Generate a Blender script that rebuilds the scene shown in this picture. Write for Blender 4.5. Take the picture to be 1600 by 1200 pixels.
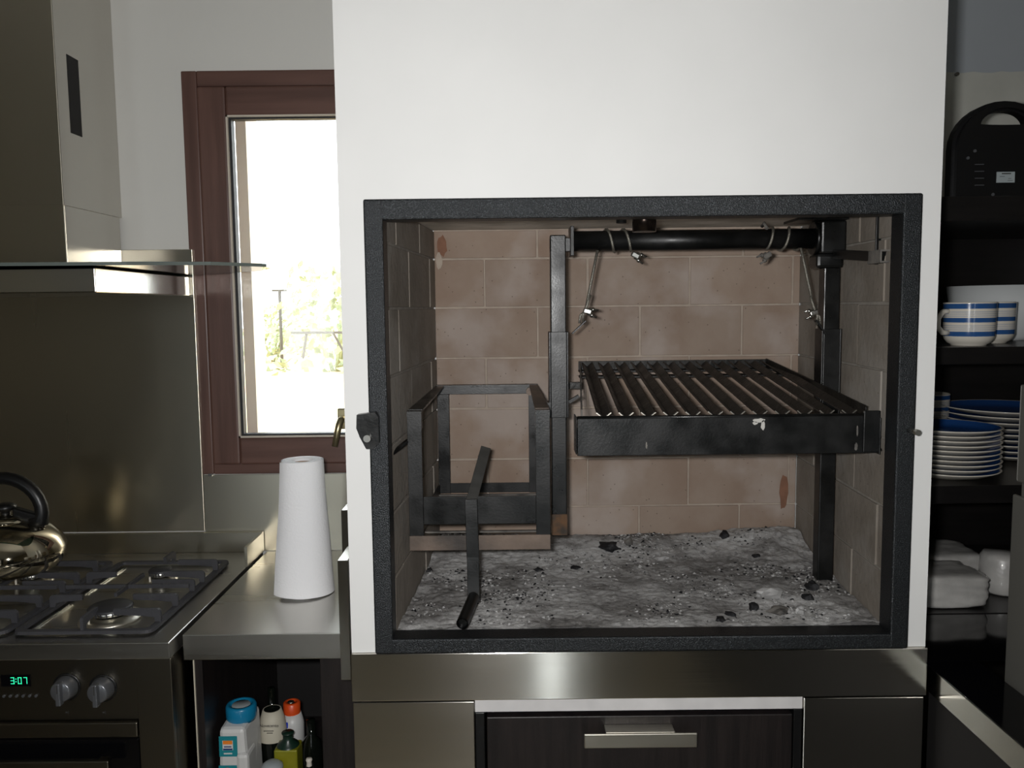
import bpy, bmesh, math, random
from mathutils import Vector, Matrix, noise as mnoise
random.seed(7)
for o in list(bpy.data.objects): bpy.data.objects.remove(o)
PI = math.pi
SC = bpy.context.scene
COL = SC.collection

# ------------------------------------------------------------------ camera
YAW, PITCH, ROLL = math.radians(-0.0565), math.radians(5.2823), math.radians(-0.6388)
CAM = Vector((-0.2128, -1.3674, 1.4851)); F = 1294.0
fw = Vector((math.sin(YAW)*math.cos(PITCH), math.cos(YAW)*math.cos(PITCH), -math.sin(PITCH)))
r0 = Vector((math.cos(YAW), -math.sin(YAW), 0)); u0 = r0.cross(fw)
RT = r0*math.cos(ROLL) + u0*math.sin(ROLL); UP = -r0*math.sin(ROLL) + u0*math.cos(ROLL)
cd = bpy.data.cameras.new('camera'); cam = bpy.data.objects.new('camera', cd); COL.objects.link(cam)
cd.sensor_width = 36; cd.lens = 36*F/1600; cd.clip_start = 0.02; cd.clip_end = 300
cam.matrix_world = Matrix(((RT.x, UP.x, -fw.x, CAM.x), (RT.y, UP.y, -fw.y, CAM.y), (RT.z, UP.z, -fw.z, CAM.z), (0, 0, 0, 1)))
SC.camera = cam
def ray(px, py): return RT*((px-800)/F) - UP*((py-600)/F) + fw
def at(px, py, Y): d = ray(px, py); return CAM + d*((Y-CAM.y)/d.y)      # measured point on the vertical plane y=Y
def atz(px, py, z): d = ray(px, py); return CAM + d*((z-CAM.z)/d.z)     # measured point on the horizontal plane z

# ------------------------------------------------------------------ world, lights, exposure
SC.view_settings.view_transform = 'Standard'; SC.view_settings.look = 'None'
SC.view_settings.gamma = 1; SC.view_settings.use_curve_mapping = False
SC.view_settings.exposure = 0.0
w = bpy.data.worlds.new('world'); SC.world = w; w.use_nodes = True
bg = w.node_tree.nodes['Background']; bg.inputs[0].default_value = (0.93, 0.97, 1.0, 1); bg.inputs[1].default_value = 7.0
def area(name, loc, to, sx, sy, power, col=(1, 1, 1), portal=False):
    l = bpy.data.lights.new(name, 'AREA'); l.shape = 'RECTANGLE'; l.size = sx; l.size_y = sy; l.energy = power; l.color = col
    o = bpy.data.objects.new(name, l); COL.objects.link(o); o.location = loc
    o.rotation_euler = (Vector(to)-Vector(loc)).to_track_quat('-Z', 'Y').to_euler()
    if portal: l.cycles.is_portal = True
    return o
area('camera_flash', CAM + RT*-0.045 + UP*0.02 + fw*0.03, CAM + RT*-0.045 + UP*0.02 + fw*1.0 + UP*0.06, 0.05, 0.03, 16.0, (1.0, 0.99, 0.98))
area('portal_left_window', (-0.75, 0.80, 1.56), (-0.75, -1, 1.56), 0.5, 0.95, 1, portal=True)
area('portal_rear_window', (0.05, -4.63, 1.2), (0.05, 0, 1.2), 0.22, 2.3, 1, portal=True)
area('portal_rear_left_fill', (-2.0, -4.63, 1.5), (-2.0, 0, 1.5), 0.5, 1.2, 1, portal=True)  # opening added behind the camera to bring in fill daylight

# ------------------------------------------------------------------ materials
def lin(c): return tuple((x/255/12.92 if x/255 <= 0.04045 else ((x/255+0.055)/1.055)**2.4) for x in c)
def mat(name, rgb, rough=0.5, metal=0.0, var=0.0, vscale=8.0, bump=0.0, bscale=60.0, stretch=(1, 1, 1), rgb2=None, spec=0.5,
        aniso=0.0, tan=(1, 0, 0), coat=0.0, rand=0.0, rvar=0.0, emis=None, estr=1.0, lo=0.35, hi=0.65, trans=0.0):
    m = bpy.data.materials.new(name); m.use_nodes = True; nt = m.node_tree; N = nt.nodes; L = nt.links
    p = N['Principled BSDF']; c = lin(rgb)+(1,)
    p.inputs['Base Color'].default_value = c; p.inputs['Roughness'].default_value = rough; p.inputs['Metallic'].default_value = metal
    p.inputs['Specular IOR Level'].default_value = spec; p.inputs['Coat Weight'].default_value = coat
    p.inputs['Transmission Weight'].default_value = trans
    tc = N.new('ShaderNodeTexCoord'); mp = N.new('ShaderNodeMapping'); L.new(tc.outputs['Object'], mp.inputs[0]); mp.inputs['Scale'].default_value = stretch
    nz = N.new('ShaderNodeTexNoise'); nz.inputs['Scale'].default_value = vscale; nz.inputs['Detail'].default_value = 6; L.new(mp.outputs[0], nz.inputs['Vector'])
    last = None
    if var or rgb2:
        mx = N.new('ShaderNodeMix'); mx.data_type = 'RGBA'
        b = lin(rgb2) if rgb2 else tuple(x*(1-var) for x in c[:3])
        mx.inputs[6].default_value = c; mx.inputs[7].default_value = b+(1,)
        mr = N.new('ShaderNodeMapRange'); mr.inputs[1].default_value = lo; mr.inputs[2].default_value = hi
        L.new(nz.outputs['Fac'], mr.inputs[0]); L.new(mr.outputs[0], mx.inputs[0]); last = mx.outputs[2]
    if rand:
        oi = N.new('ShaderNodeObjectInfo'); hs = N.new('ShaderNodeHueSaturation')
        mr = N.new('ShaderNodeMapRange'); mr.inputs[3].default_value = 1-rand; mr.inputs[4].default_value = 1+rand
        L.new(oi.outputs['Random'], mr.inputs[0]); L.new(mr.outputs[0], hs.inputs['Value'])
        hs.inputs['Color'].default_value = c
        if last: L.new(last, hs.inputs['Color'])
        last = hs.outputs[0]
    if last: L.new(last, p.inputs['Base Color'])
    if bump:
        n2 = N.new('ShaderNodeTexNoise'); n2.inputs['Scale'].default_value = bscale; n2.inputs['Detail'].default_value = 5; L.new(mp.outputs[0], n2.inputs['Vector'])
        bp = N.new('ShaderNodeBump'); bp.inputs['Strength'].default_value = bump; bp.inputs['Distance'].default_value = 0.004
        L.new(n2.outputs['Fac'], bp.inputs['Height']); L.new(bp.outputs[0], p.inputs['Normal'])
    if rvar:
        mr = N.new('ShaderNodeMapRange'); mr.inputs[1].default_value = .3; mr.inputs[2].default_value = .7
        mr.inputs[3].default_value = max(0.02, rough-rvar); mr.inputs[4].default_value = rough+rvar
        L.new(nz.outputs['Fac'], mr.inputs[0]); L.new(mr.outputs[0], p.inputs['Roughness'])
    if aniso:
        p.inputs['Anisotropic'].default_value = aniso
        cx = N.new('ShaderNodeCombineXYZ')
        for i in range(3): cx.inputs[i].default_value = tan[i]
        L.new(cx.outputs[0], p.inputs['Tangent'])
    if emis:
        p.inputs['Emission Color'].default_value = lin(emis)+(1,); p.inputs['Emission Strength'].default_value = estr
    m.diffuse_color = c
    return m
def glass_mat(name, tint, tr=0.92, rough=0.0):
    m = bpy.data.materials.new(name); m.use_nodes = True; nt = m.node_tree; N = nt.nodes; L = nt.links
    for n in list(N):
        if n.type == 'BSDF_PRINCIPLED': N.remove(n)
    t = N.new('ShaderNodeBsdfTransparent'); t.inputs[0].default_value = lin(tint)+(1,)
    g = N.new('ShaderNodeBsdfGlossy'); g.inputs['Roughness'].default_value = 0.03+rough
    fr = N.new('ShaderNodeFresnel'); fr.inputs[0].default_value = 1.45
    mx = N.new('ShaderNodeMixShader'); L.new(fr.outputs[0], mx.inputs[0]); L.new(t.outputs[0], mx.inputs[1]); L.new(g.outputs[0], mx.inputs[2])
    L.new(mx.outputs[0], N['Material Output'].inputs[0])
    return m
M = {}
M['white'] = mat('white_plaster', (232, 232, 230), 0.6, var=0.06, vscale=3, bump=0.05, bscale=25)
M['grey_wall'] = mat('painted_wall', (212, 211, 206), 0.7, var=0.06, vscale=2, bump=0.05, bscale=20)
M['rear_wall'] = mat('rear_wall_paint', (190, 178, 155), 0.8, var=0.1, vscale=1.5)
M['blue_grey'] = mat('blue_grey_wall', (158, 163, 168), 0.7, var=0.05, vscale=3)  # darker, bluer tone for the wall right of the breast
M['ceiling'] = mat('ceiling_paint', (205, 203, 198), 0.8, var=0.05)
M['floor'] = mat('beige_floor_tile', (178, 167, 145), 0.05, var=0.12, vscale=4, spec=1.0, coat=.6)
M['steel_v'] = mat('brushed_steel', (226, 222, 213), 0.17, 1, aniso=0.9, tan=(0, 0, 1), bump=0.06, bscale=90, stretch=(0.02, 1, 1), rvar=0.015)
M['steel_w'] = mat('brushed_steel_upright', (214, 208, 192), 0.3, 1, aniso=0.8, tan=(0, 0, 1), bump=0.015, bscale=25, stretch=(1, 1, 0.06), rvar=0.04, vscale=5)
M['steel_top'] = mat('worktop_steel', (200, 198, 192), 0.30, 1, aniso=0.3, tan=(0, 1, 0), bump=0.04, bscale=50, stretch=(0.1, 1, 1), rvar=0.07, vscale=9)
M['steel_dark'] = mat('oven_steel', (128, 122, 110), 0.3, 1, aniso=0.6, tan=(0, 0, 1), bump=0.03, bscale=60, stretch=(0.05, 1, 1))
M['steel_s'] = mat('side_steel', (200, 197, 190), 0.16, 1, rvar=0.04, vscale=4)
M['mirror'] = mat('polished_steel', (205, 196, 175), 0.05, 1, bump=0.015, bscale=5)
M['chrome'] = mat('zinc_plated', (200, 200, 195), 0.25, 1)
M['satin'] = mat('satin_handle', (205, 200, 188), 0.35, 1)
M['cast'] = mat('cast_iron', (62, 62, 66), 0.6, 0.0, var=0.2, vscale=30, bump=0.15, bscale=300)
M['capblack'] = mat('enamel_cap', (45, 45, 48), 0.45)
M['frame'] = mat('hammered_dark_paint', (27, 30, 32), 0.36, 0.5, rgb2=(74, 78, 82), vscale=600, bump=0.4, bscale=600, lo=.5, hi=.75, spec=0.6)  # lighter flecks paint the specular sparkle into the colour
M['iron'] = mat('black_iron', (13, 14, 14), 0.36, 0.15, rgb2=(26, 26, 26), vscale=18, bump=0.05, bscale=260, rvar=0.12, lo=.45, hi=.8)
M['greyiron'] = mat('grey_iron', (84, 84, 82), 0.5, .2, var=.3, vscale=40)
M['sooty'] = mat('sooty_iron', (18, 17, 15), 0.5, 0.1, rgb2=(36, 33, 28), vscale=22, bump=0.3, bscale=120, rvar=0.15, lo=.4, hi=.75)
M['rusty'] = mat('heat_browned_iron', (56, 50, 46), 0.55, 0.1, rgb2=(122, 105, 92), vscale=6, bump=0.15, bscale=100, lo=.35, hi=.6)
M['rust'] = mat('rust_patch', (104, 72, 42), 0.7, 0.1, rgb2=(52, 44, 36), vscale=40)
M['ashy'] = mat('ash_dusted_iron', (120, 116, 110), 0.8, 0, rgb2=(70, 68, 66), vscale=30)
M['chip'] = mat('chipped_paint', (190, 188, 182), 0.7)
def brick_material(name, a, b, c2, rand=0.1):
    m = mat(name, a, 0.9, rgb2=b, vscale=9, bump=0.35, bscale=70, rand=rand, lo=.4, hi=.68)
    nt = m.node_tree; N = nt.nodes; L = nt.links; p = N['Principled BSDF']
    src = p.inputs['Base Color'].links[0].from_socket
    tc = N.new('ShaderNodeTexCoord'); geo = N.new('ShaderNodeNewGeometry')
    nz = N.new('ShaderNodeTexNoise'); nz.inputs['Scale'].default_value = 6.5; nz.inputs['Detail'].default_value = 4; L.new(geo.outputs['Position'], nz.inputs['Vector'])
    mr = N.new('ShaderNodeMapRange'); mr.inputs[1].default_value = .5; mr.inputs[2].default_value = .66; mr.inputs[4].default_value = 0.7
    L.new(nz.outputs['Fac'], mr.inputs[0])
    mx = N.new('ShaderNodeMix'); mx.data_type = 'RGBA'; mx.inputs[7].default_value = lin(c2)+(1,)
    L.new(mr.outputs[0], mx.inputs[0]); L.new(src, mx.inputs[6])
    sp = N.new('ShaderNodeTexVoronoi'); sp.inputs['Scale'].default_value = 55; L.new(geo.outputs['Position'], sp.inputs['Vector'])
    m2 = N.new('ShaderNodeMapRange'); m2.inputs[1].default_value = .06; m2.inputs[2].default_value = .1; m2.inputs[3].default_value = 0.55; m2.inputs[4].default_value = 0
    L.new(sp.outputs['Distance'], m2.inputs[0])
    mx2 = N.new('ShaderNodeMix'); mx2.data_type = 'RGBA'; mx2.inputs[7].default_value = lin((70, 55, 45))+(1,)
    L.new(m2.outputs[0], mx2.inputs[0]); L.new(mx.outputs[2], mx2.inputs[6]); L.new(mx2.outputs[2], p.inputs['Base Color'])
    return m
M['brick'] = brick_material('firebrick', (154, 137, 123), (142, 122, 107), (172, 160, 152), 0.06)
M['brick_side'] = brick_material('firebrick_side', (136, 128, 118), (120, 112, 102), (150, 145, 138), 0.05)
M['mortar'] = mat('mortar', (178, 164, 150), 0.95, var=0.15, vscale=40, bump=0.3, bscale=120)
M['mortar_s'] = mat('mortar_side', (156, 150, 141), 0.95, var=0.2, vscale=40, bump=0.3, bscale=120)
M['brickred'] = mat('bare_red_brick', (136, 98, 78), 0.9, var=0.2, vscale=40)
M['concrete'] = mat('concrete_lintel', (226, 220, 210), 0.95, rgb2=(190, 184, 172), vscale=12, bump=0.4, bscale=90)
M['wood'] = mat('brown_window_frame', (98, 70, 61), 0.4, rgb2=(80, 55, 47), vscale=5, stretch=(8, 8, 0.6), bump=0.04, bscale=40, spec=0.5)
M['woodh'] = mat('brown_window_frame_rail', (98, 70, 61), 0.4, rgb2=(80, 55, 47), vscale=5, stretch=(0.6, 8, 8), bump=0.04, bscale=40, spec=0.5)
M['gasket'] = mat('black_gasket', (25, 25, 28), 0.6)
M['alu'] = mat('pale_bead', (196, 186, 172), 0.5)
M['brass'] = mat('brass_handle', (176, 165, 130), 0.3, 0.9)
M['wenge'] = mat('dark_wenge', (34, 28, 27), 0.42, rgb2=(22, 18, 18), vscale=14, stretch=(6, 6, 0.5), bump=0.08, bscale=60)
M['blackshelf'] = mat('black_melamine', (24, 22, 22), 0.32, rgb2=(18, 17, 17), vscale=14, stretch=(0.6, 6, 6))
M['black'] = mat('black_plastic', (16, 16, 17), 0.35)
M['blackgloss'] = mat('black_gloss', (10, 10, 12), 0.08)
M['dark_in'] = mat('dark_interior', (20, 18, 18), 0.7)
M['whiteboard'] = mat('white_rail', (215, 213, 212), 0.5, var=0.12, vscale=20)
M['purple'] = mat('edge_tape', (70, 66, 92), 0.5)
M['paper'] = mat('paper_towel', (238, 238, 240), 0.95, bump=0.3, bscale=220, spec=0.1)
M['card'] = mat('cardboard_tube', (150, 122, 98), 0.9)
M['ceramic'] = mat('cream_ceramic', (212, 206, 194), 0.12, spec=0.5)
M['ceramic_w'] = mat('white_ceramic', (205, 208, 208), 0.15)
M['blue'] = mat('blue_glaze', (44, 82, 134), 0.15)
M['bluedish'] = mat('blue_plate_glaze', (40, 84, 150), 0.12)
M['bluethin'] = mat('pale_blue_glaze', (134, 150, 178), 0.15)
M['teal'] = mat('teal_label', (22, 128, 138), 0.5, var=0.1)
M['cyan'] = mat('blue_cap_plastic', (20, 120, 160), 0.3)
M['cont'] = mat('white_container_plastic', (205, 205, 203), 0.4)
M['orange'] = mat('orange_plastic', (215, 78, 30), 0.35)
M['orange2'] = mat('orange_print', (232, 130, 40), 0.5)
M['navy'] = mat('navy_print', (30, 50, 110), 0.5)
M['royal'] = mat('royal_print', (30, 60, 190), 0.5)
M['labelcream'] = mat('cream_label', (196, 190, 172), 0.6)
M['winered'] = mat('red_print', (150, 30, 40), 0.5)
M['bottle'] = mat('dark_bottle_glass', (14, 18, 14), 0.06, spec=0.7)
M['tin'] = mat('yellow_green_tin', (140, 136, 30), 0.35, rgb2=(96, 110, 26), vscale=12, metal=0.2)
M['tingreen'] = mat('dark_green_cap', (22, 44, 34), 0.35)
M['ink'] = mat('dark_print', (50, 48, 46), 0.6)
M['led'] = mat('green_led', (40, 255, 190), 0.5, emis=(60, 255, 190), estr=0.9)
M['grey_pl'] = mat('grey_knob_plastic', (112, 114, 118), 0.3, 0.6)
M['fridge'] = mat('grey_fridge_door', (96, 95, 90), 0.5, 0.1)
M['label'] = mat('rating_label', (150, 158, 160), 0.5)
M['polywhite'] = mat('plastic_wrapped_paper', (190, 188, 184), 0.35, var=0.25, vscale=20, bump=0.5, bscale=35, coat=0.6)
M['bgroundsheet'] = mat('greyish_plastic_sheet', (186, 186, 178), 0.22, var=0.12, vscale=10, bump=0.4, bscale=14, coat=0.5)
M['glass'] = glass_mat('window_glass', (250, 252, 252))
M['hoodglass'] = glass_mat('hood_glass', (150, 168, 162))
M['glassedge'] = mat('glass_edge', (96, 104, 100), 0.15)
M['sand'] = mat('sandy_ground', (214, 170, 128), 0.95, rgb2=(186, 176, 130), vscale=0.7)
M['bush'] = mat('pale_bush', (158, 166, 130), 0.9, var=0.3, vscale=6)
M['post'] = mat('weathered_post', (84, 80, 74), 0.9)
M['curtain'] = mat('dark_reflection_prop', (74, 68, 60), 0.5)  # dark tone of unseen furniture added for the steel reflections

# ash: grey mottled powder
def ash_material():
    m = bpy.data.materials.new('wood_ash'); m.use_nodes = True; nt = m.node_tree; N = nt.nodes; L = nt.links; p = N['Principled BSDF']
    p.inputs['Roughness'].default_value = 1; p.inputs['Specular IOR Level'].default_value = 0.05
    g = N.new('ShaderNodeNewGeometry')
    def nz(s, d=8, r=.6):
        n = N.new('ShaderNodeTexNoise'); n.inputs['Scale'].default_value = s; n.inputs['Detail'].default_value = d; n.inputs['Roughness'].default_value = r
        L.new(g.outputs['Position'], n.inputs['Vector']); return n.outputs['Fac']
    r1 = N.new('ShaderNodeValToRGB'); L.new(nz(9, 5, .55), r1.inputs[0])
    e = r1.color_ramp.elements; e[0].position = .42; e[0].color = lin((134, 132, 130))+(1,); e[1].position = .6; e[1].color = lin((188, 187, 186))+(1,)
    r2 = N.new('ShaderNodeValToRGB'); L.new(nz(70, 6, .7), r2.inputs[0])
    e = r2.color_ramp.elements; e[0].position = .36; e[0].color = (.4, .4, .4, 1); e[1].position = .48; e[1].color = (1, 1, 1, 1)
    x = N.new('ShaderNodeMix'); x.data_type = 'RGBA'; x.blend_type = 'MULTIPLY'; x.inputs[0].default_value = .75
    L.new(r1.outputs[0], x.inputs[6]); L.new(r2.outputs[0], x.inputs[7])
    r3 = N.new('ShaderNodeValToRGB'); L.new(nz(28, 8, .75), r3.inputs[0])
    e = r3.color_ramp.elements; e[0].position = .55; e[0].color = (0, 0, 0, 1); e[1].position = .68; e[1].color = (.8, .8, .8, 1)
    y = N.new('ShaderNodeMix'); y.data_type = 'RGBA'; y.inputs[7].default_value = lin((206, 205, 204))+(1,)
    L.new(r3.outputs[0], y.inputs[0]); L.new(x.outputs[2], y.inputs[6]); L.new(y.outputs[2], p.inputs['Base Color'])
    b = N.new('ShaderNodeBump'); b.inputs['Strength'].default_value = .6; b.inputs['Distance'].default_value = .006
    L.new(nz(90, 6, .7), b.inputs['Height']); L.new(b.outputs[0], p.inputs['Normal'])
    return m
M['ash'] = ash_material()
M['ashlight'] = mat('pale_ash_flake', (190, 189, 188), 1, var=.3, vscale=40, spec=.05)
M['ashdark'] = mat('dark_cinder', (34, 34, 36), .9, var=.4, vscale=50, spec=.2)
M['charcoal'] = mat('charcoal', (26, 26, 28), .7, rgb2=(60, 60, 62), vscale=60, bump=.6, bscale=120, spec=.3, lo=.5, hi=.75)

# ------------------------------------------------------------------ mesh helpers
class MB:
    def __init__(s): s.b = bmesh.new(); s.mats = []
    def _mi(s, m):
        if m is None: return 0
        if m not in s.mats: s.mats.append(m)
        return s.mats.index(m)
    def _set(s, faces, m, smooth=False):
        i = s._mi(m)
        for f in faces: f.material_index = i; f.smooth = smooth
    def box(s, x0, x1, y0, y1, z0, z1, m=None, bev=0.0, M4=None):
        vs = [s.b.verts.new((x, y, z)) for x in (x0, x1) for y in (y0, y1) for z in (z0, z1)]
        if M4:
            for v in vs: v.co = M4 @ v.co
        idx = [(0, 1, 3, 2), (4, 6, 7, 5), (0, 4, 5, 1), (2, 3, 7, 6), (0, 2, 6, 4), (1, 5, 7, 3)]
        fs = [s.b.faces.new([vs[i] for i in q]) for q in idx]
        s._set(fs, m)
        if bev:
            es = list({e for f in fs for e in f.edges})
            r = bmesh.ops.bevel(s.b, geom=es, offset=bev, segments=2, affect='EDGES', profile=0.5)
            s._set(r['faces'], m)
        return s
    def hexa(s, pts, m=None, bev=0):     # 8 points ordered like box: (x0y0z0,x0y0z1,x0y1z0,x0y1z1,x1y0z0,...)
        vs = [s.b.verts.new(p) for p in pts]
        idx = [(0, 1, 3, 2), (4, 6, 7, 5), (0, 4, 5, 1), (2, 3, 7, 6), (0, 2, 6, 4), (1, 5, 7, 3)]
        fs = [s.b.faces.new([vs[i] for i in q]) for q in idx]; s._set(fs, m)
        if bev:
            es = list({e for f in fs for e in f.edges})
            r = bmesh.ops.bevel(s.b, geom=es, offset=bev, segments=2, affect='EDGES', profile=0.5); s._set(r['faces'], m)
        return s
    def bar(s, a, b, wx, wy, m=None, up=(0, 0, 1), bev=0.0):      # rectangular bar from a to b
        a, b = Vector(a), Vector(b); d = (b-a); L = d.length; d.normalize(); up = Vector(up)
        if abs(d.dot(up)) > .95: up = Vector((0, 1, 0))
        x = d.cross(up).normalized(); y = x.cross(d).normalized()
        Mx = Matrix(((x.x, y.x, d.x, a.x), (x.y, y.y, d.y, a.y), (x.z, y.z, d.z, a.z), (0, 0, 0, 1)))
        return s.box(-wx/2, wx/2, -wy/2, wy/2, 0, L, m, bev, Mx)
    def tube(s, pts, r, m=None, seg=12, closed=False, cap=True):
        pts = [Vector(p) for p in pts]; n = len(pts); rings = []
        rr = r if isinstance(r, (list, tuple)) else [r]*n
        ref = None
        for i, p in enumerate(pts):
            if closed: d = pts[(i+1) % n]-pts[i-1]
            else: d = pts[min(i+1, n-1)]-pts[max(i-1, 0)]
            d.normalize()
            if ref is None:
                ref = Vector((0, 0, 1)) if abs(d.z) < .9 else Vector((1, 0, 0))
            x = ref - d*ref.dot(d); x.normalize(); y = d.cross(x); ref = x
            rings.append([s.b.verts.new(p + x*math.cos(2*PI*k/seg)*rr[i] + y*math.sin(2*PI*k/seg)*rr[i]) for k in range(seg)])
        fs = []
        for i in range(n if closed else n-1):
            A, B = rings[i], rings[(i+1) % n]
            for k in range(seg): fs.append(s.b.faces.new((A[k], A[(k+1) % seg], B[(k+1) % seg], B[k])))
        s._set(fs, m, True)
        if cap and not closed: s._set([s.b.faces.new(rings[0][::-1]), s.b.faces.new(rings[-1])], m)
        return s
    def lathe(s, prof, c=(0, 0, 0), m=None, seg=40, ms=None, M4=None, smooth=True):   # prof [(r,z)]
        c = Vector(c); rings = []
        for (r, z) in prof:
            if r < 1e-6: v = [s.b.verts.new(c+Vector((0, 0, z)))]
            else: v = [s.b.verts.new(c+Vector((r*math.cos(2*PI*k/seg), r*math.sin(2*PI*k/seg), z))) for k in range(seg)]
            rings.append(v)
        for i in range(len(rings)-1):
            A, B = rings[i], rings[i+1]; fs = []
            for k in range(seg):
                k2 = (k+1) % seg
                if len(A) == 1 and len(B) == 1: continue
                if len(A) == 1: fs.append(s.b.faces.new((A[0], B[k], B[k2])))
                elif len(B) == 1: fs.append(s.b.faces.new((A[k], B[0], A[k2])))
                else: fs.append(s.b.faces.new((A[k], B[k], B[k2], A[k2])))
            s._set(fs, ms[i] if ms else m, smooth)
        if M4:
            for R_ in rings:
                for v in R_: v.co = M4 @ v.co
        return s
    def prism(s, pts, ext, m=None):       # polygon (3D points) extruded by vector ext
        ext = Vector(ext); A = [s.b.verts.new(p) for p in pts]; B = [s.b.verts.new(Vector(p)+ext) for p in pts]; n = len(A)
        fs = [s.b.faces.new(A[::-1]), s.b.faces.new(B)] + [s.b.faces.new((A[i], A[(i+1) % n], B[(i+1) % n], B[i])) for i in range(n)]
        s._set(fs, m); return s
    def rock(s, c, sz, m=None, seed=0, sub=1):
        r = bmesh.ops.create_icosphere(s.b, subdivisions=sub, radius=1.0)
        rn = random.Random(seed); rot = Matrix.Rotation(rn.random()*6, 3, 'Z') @ Matrix.Rotation(rn.uniform(-.4, .4), 3, 'X')
        for v in r['verts']:
            k = 1+rn.uniform(-.28, .28); v.co = Vector(c) + rot @ Vector((v.co.x*sz[0]*k, v.co.y*sz[1]*k, v.co.z*sz[2]*k))
        s._set({f for v in r['verts'] for f in v.link_faces}, m); return s
    def build(s, name, m=None, parent=None, loc=(0, 0, 0)):
        bmesh.ops.recalc_face_normals(s.b, faces=s.b.faces)
        me = bpy.data.meshes.new(name)
        if s.mats:
            for x in s.mats: me.materials.append(x)
        elif m: me.materials.append(m)
        s.b.to_mesh(me); s.b.free()
        o = bpy.data.objects.new(name, me); COL.objects.link(o)
        o.location = loc
        if parent:
            o.parent = parent
        return o
def tag(o, label=None, cat=None, group=None, kind=None):
    if label: o['label'] = label
    if cat: o['category'] = cat
    if group: o['group'] = group
    if kind: o['kind'] = kind
    return o
def thing(name, label, cat, loc=(0, 0, 0), group=None):
    o = bpy.data.objects.new(name, None); COL.objects.link(o); o.location = loc; o.empty_display_size = .05
    return tag(o, label, cat, group)
def struct(o): o['kind'] = 'structure'; return o
def local(root, mb):    # shift geometry given in world coordinates into root's frame
    bmesh.ops.translate(mb.b, verts=mb.b.verts, vec=-root.location); return mb
def part(mb, name, m, root, label=None, kind=None, par=None):
    o = local(root, mb).build(name, m, par or root)
    if label: o['label'] = label
    if kind: o['kind'] = kind
    return o
def solid(mb, name, m, label, cat, group=None):
    return tag(mb.build(name, m), label, cat, group)
def copy_tree(o, parent=None):
    c = o.copy(); COL.objects.link(c)
    if parent: c.parent = parent
    for ch in list(o.children): copy_tree(ch, c)
    return c
def text_mesh(name, body, size, m, loc, rot, root, depth=0.0004):
    cu = bpy.data.curves.new(name, 'FONT'); cu.body = body; cu.size = size; cu.align_x = 'CENTER'; cu.align_y = 'CENTER'; cu.extrude = depth
    t = bpy.data.objects.new(name+'_tmp', cu); COL.objects.link(t)
    bpy.context.view_layer.update()
    me = bpy.data.meshes.new_from_object(t.evaluated_get(bpy.context.evaluated_depsgraph_get()))
    bpy.data.objects.remove(t); bpy.data.curves.remove(cu)
    me.materials.clear(); me.materials.append(m); me.name = name
    o = bpy.data.objects.new(name, me); COL.objects.link(o); o.parent = root; o.location = Vector(loc)-(root.location if root else Vector()); o.rotation_euler = rot
    return o

# ------------------------------------------------------------------ the room
XL, XR, YR, YW, ZC = -3.0, 2.4, -4.6, 0.62, 2.65
struct(MB().box(XL-.15, XR+.15, YR-.15, YW+.2, -.12, 0).build('floor', M['floor']))
struct(MB().box(XL-.15, XR+.15, YR-.15, YW+.2, ZC, ZC+.12).build('ceiling', M['ceiling']))
struct(MB().box(XL-.15, XL, YR, YW+.18, 0, ZC).build('wall_left', M['rear_wall']))
struct(MB().box(XR, XR+.15, YR, YW+.18, 0, ZC).build('wall_right', M['rear_wall']))
# back wall with the window hole
wx0, wx1, wz0, wz1 = -.976, -.505, 1.09, 2.040
b = MB()
b.box(XL, wx0+.02, YW, YW+.18, 0, ZC).box(wx1-.02, .45, YW, YW+.18, 0, ZC).box(wx0+.02, wx1-.02, YW, YW+.18, 0, wz0+.02).box(wx0+.02, wx1-.02, YW, YW+.18, wz1-.02, ZC)
struct(b.build('wall_back', M['grey_wall']))
struct(MB().box(.45, XR, YW+.12, YW+.3, 0, ZC).build('wall_alcove', M['blue_grey']))
# rear wall (behind the camera) with a mirrored window and an added fill opening
b = MB(); y0, y1 = YR-.15, YR
b.box(XL, -2.25, y0, y1, 0, ZC).box(-1.75, -.06, y0, y1, 0, ZC).box(.16, XR, y0, y1, 0, ZC)
b.box(-2.25, -1.75, y0, y1, 0, .9).box(-2.25, -1.75, y0, y1, 2.1, ZC).box(-.06, .16, y0, y1, 2.35, ZC).box(-.06, .16, y0, y1, 0, .05)
struct(b.build('wall_rear', M['rear_wall']))
# chimney breast: hollow white masonry around the firebox
BX0, BX1 = -.4932, .4867
FX0, FX1, FZ0, FZ1 = -.424, .424, .918, 1.640       # clear opening
b = MB()
b.box(BX0, FX0, 0, .62, .9005, ZC).box(FX1+.03, BX1, 0, .62, .9005, ZC).box(FX1, FX1+.03, 0, .025, .9005, 1.665)
b.box(FX0, FX1+.03, 0, .62, 1.665, ZC).box(FX0, FX1, 0, .03, 1.640, 1.665).box(FX0, FX1+.03, .56, .62, .9005, 1.665)
b.box(FX0, FX1+.03, 0, .56, .9005, .912)
struct(b.build('wall_chimney_breast', M['white']))

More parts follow.
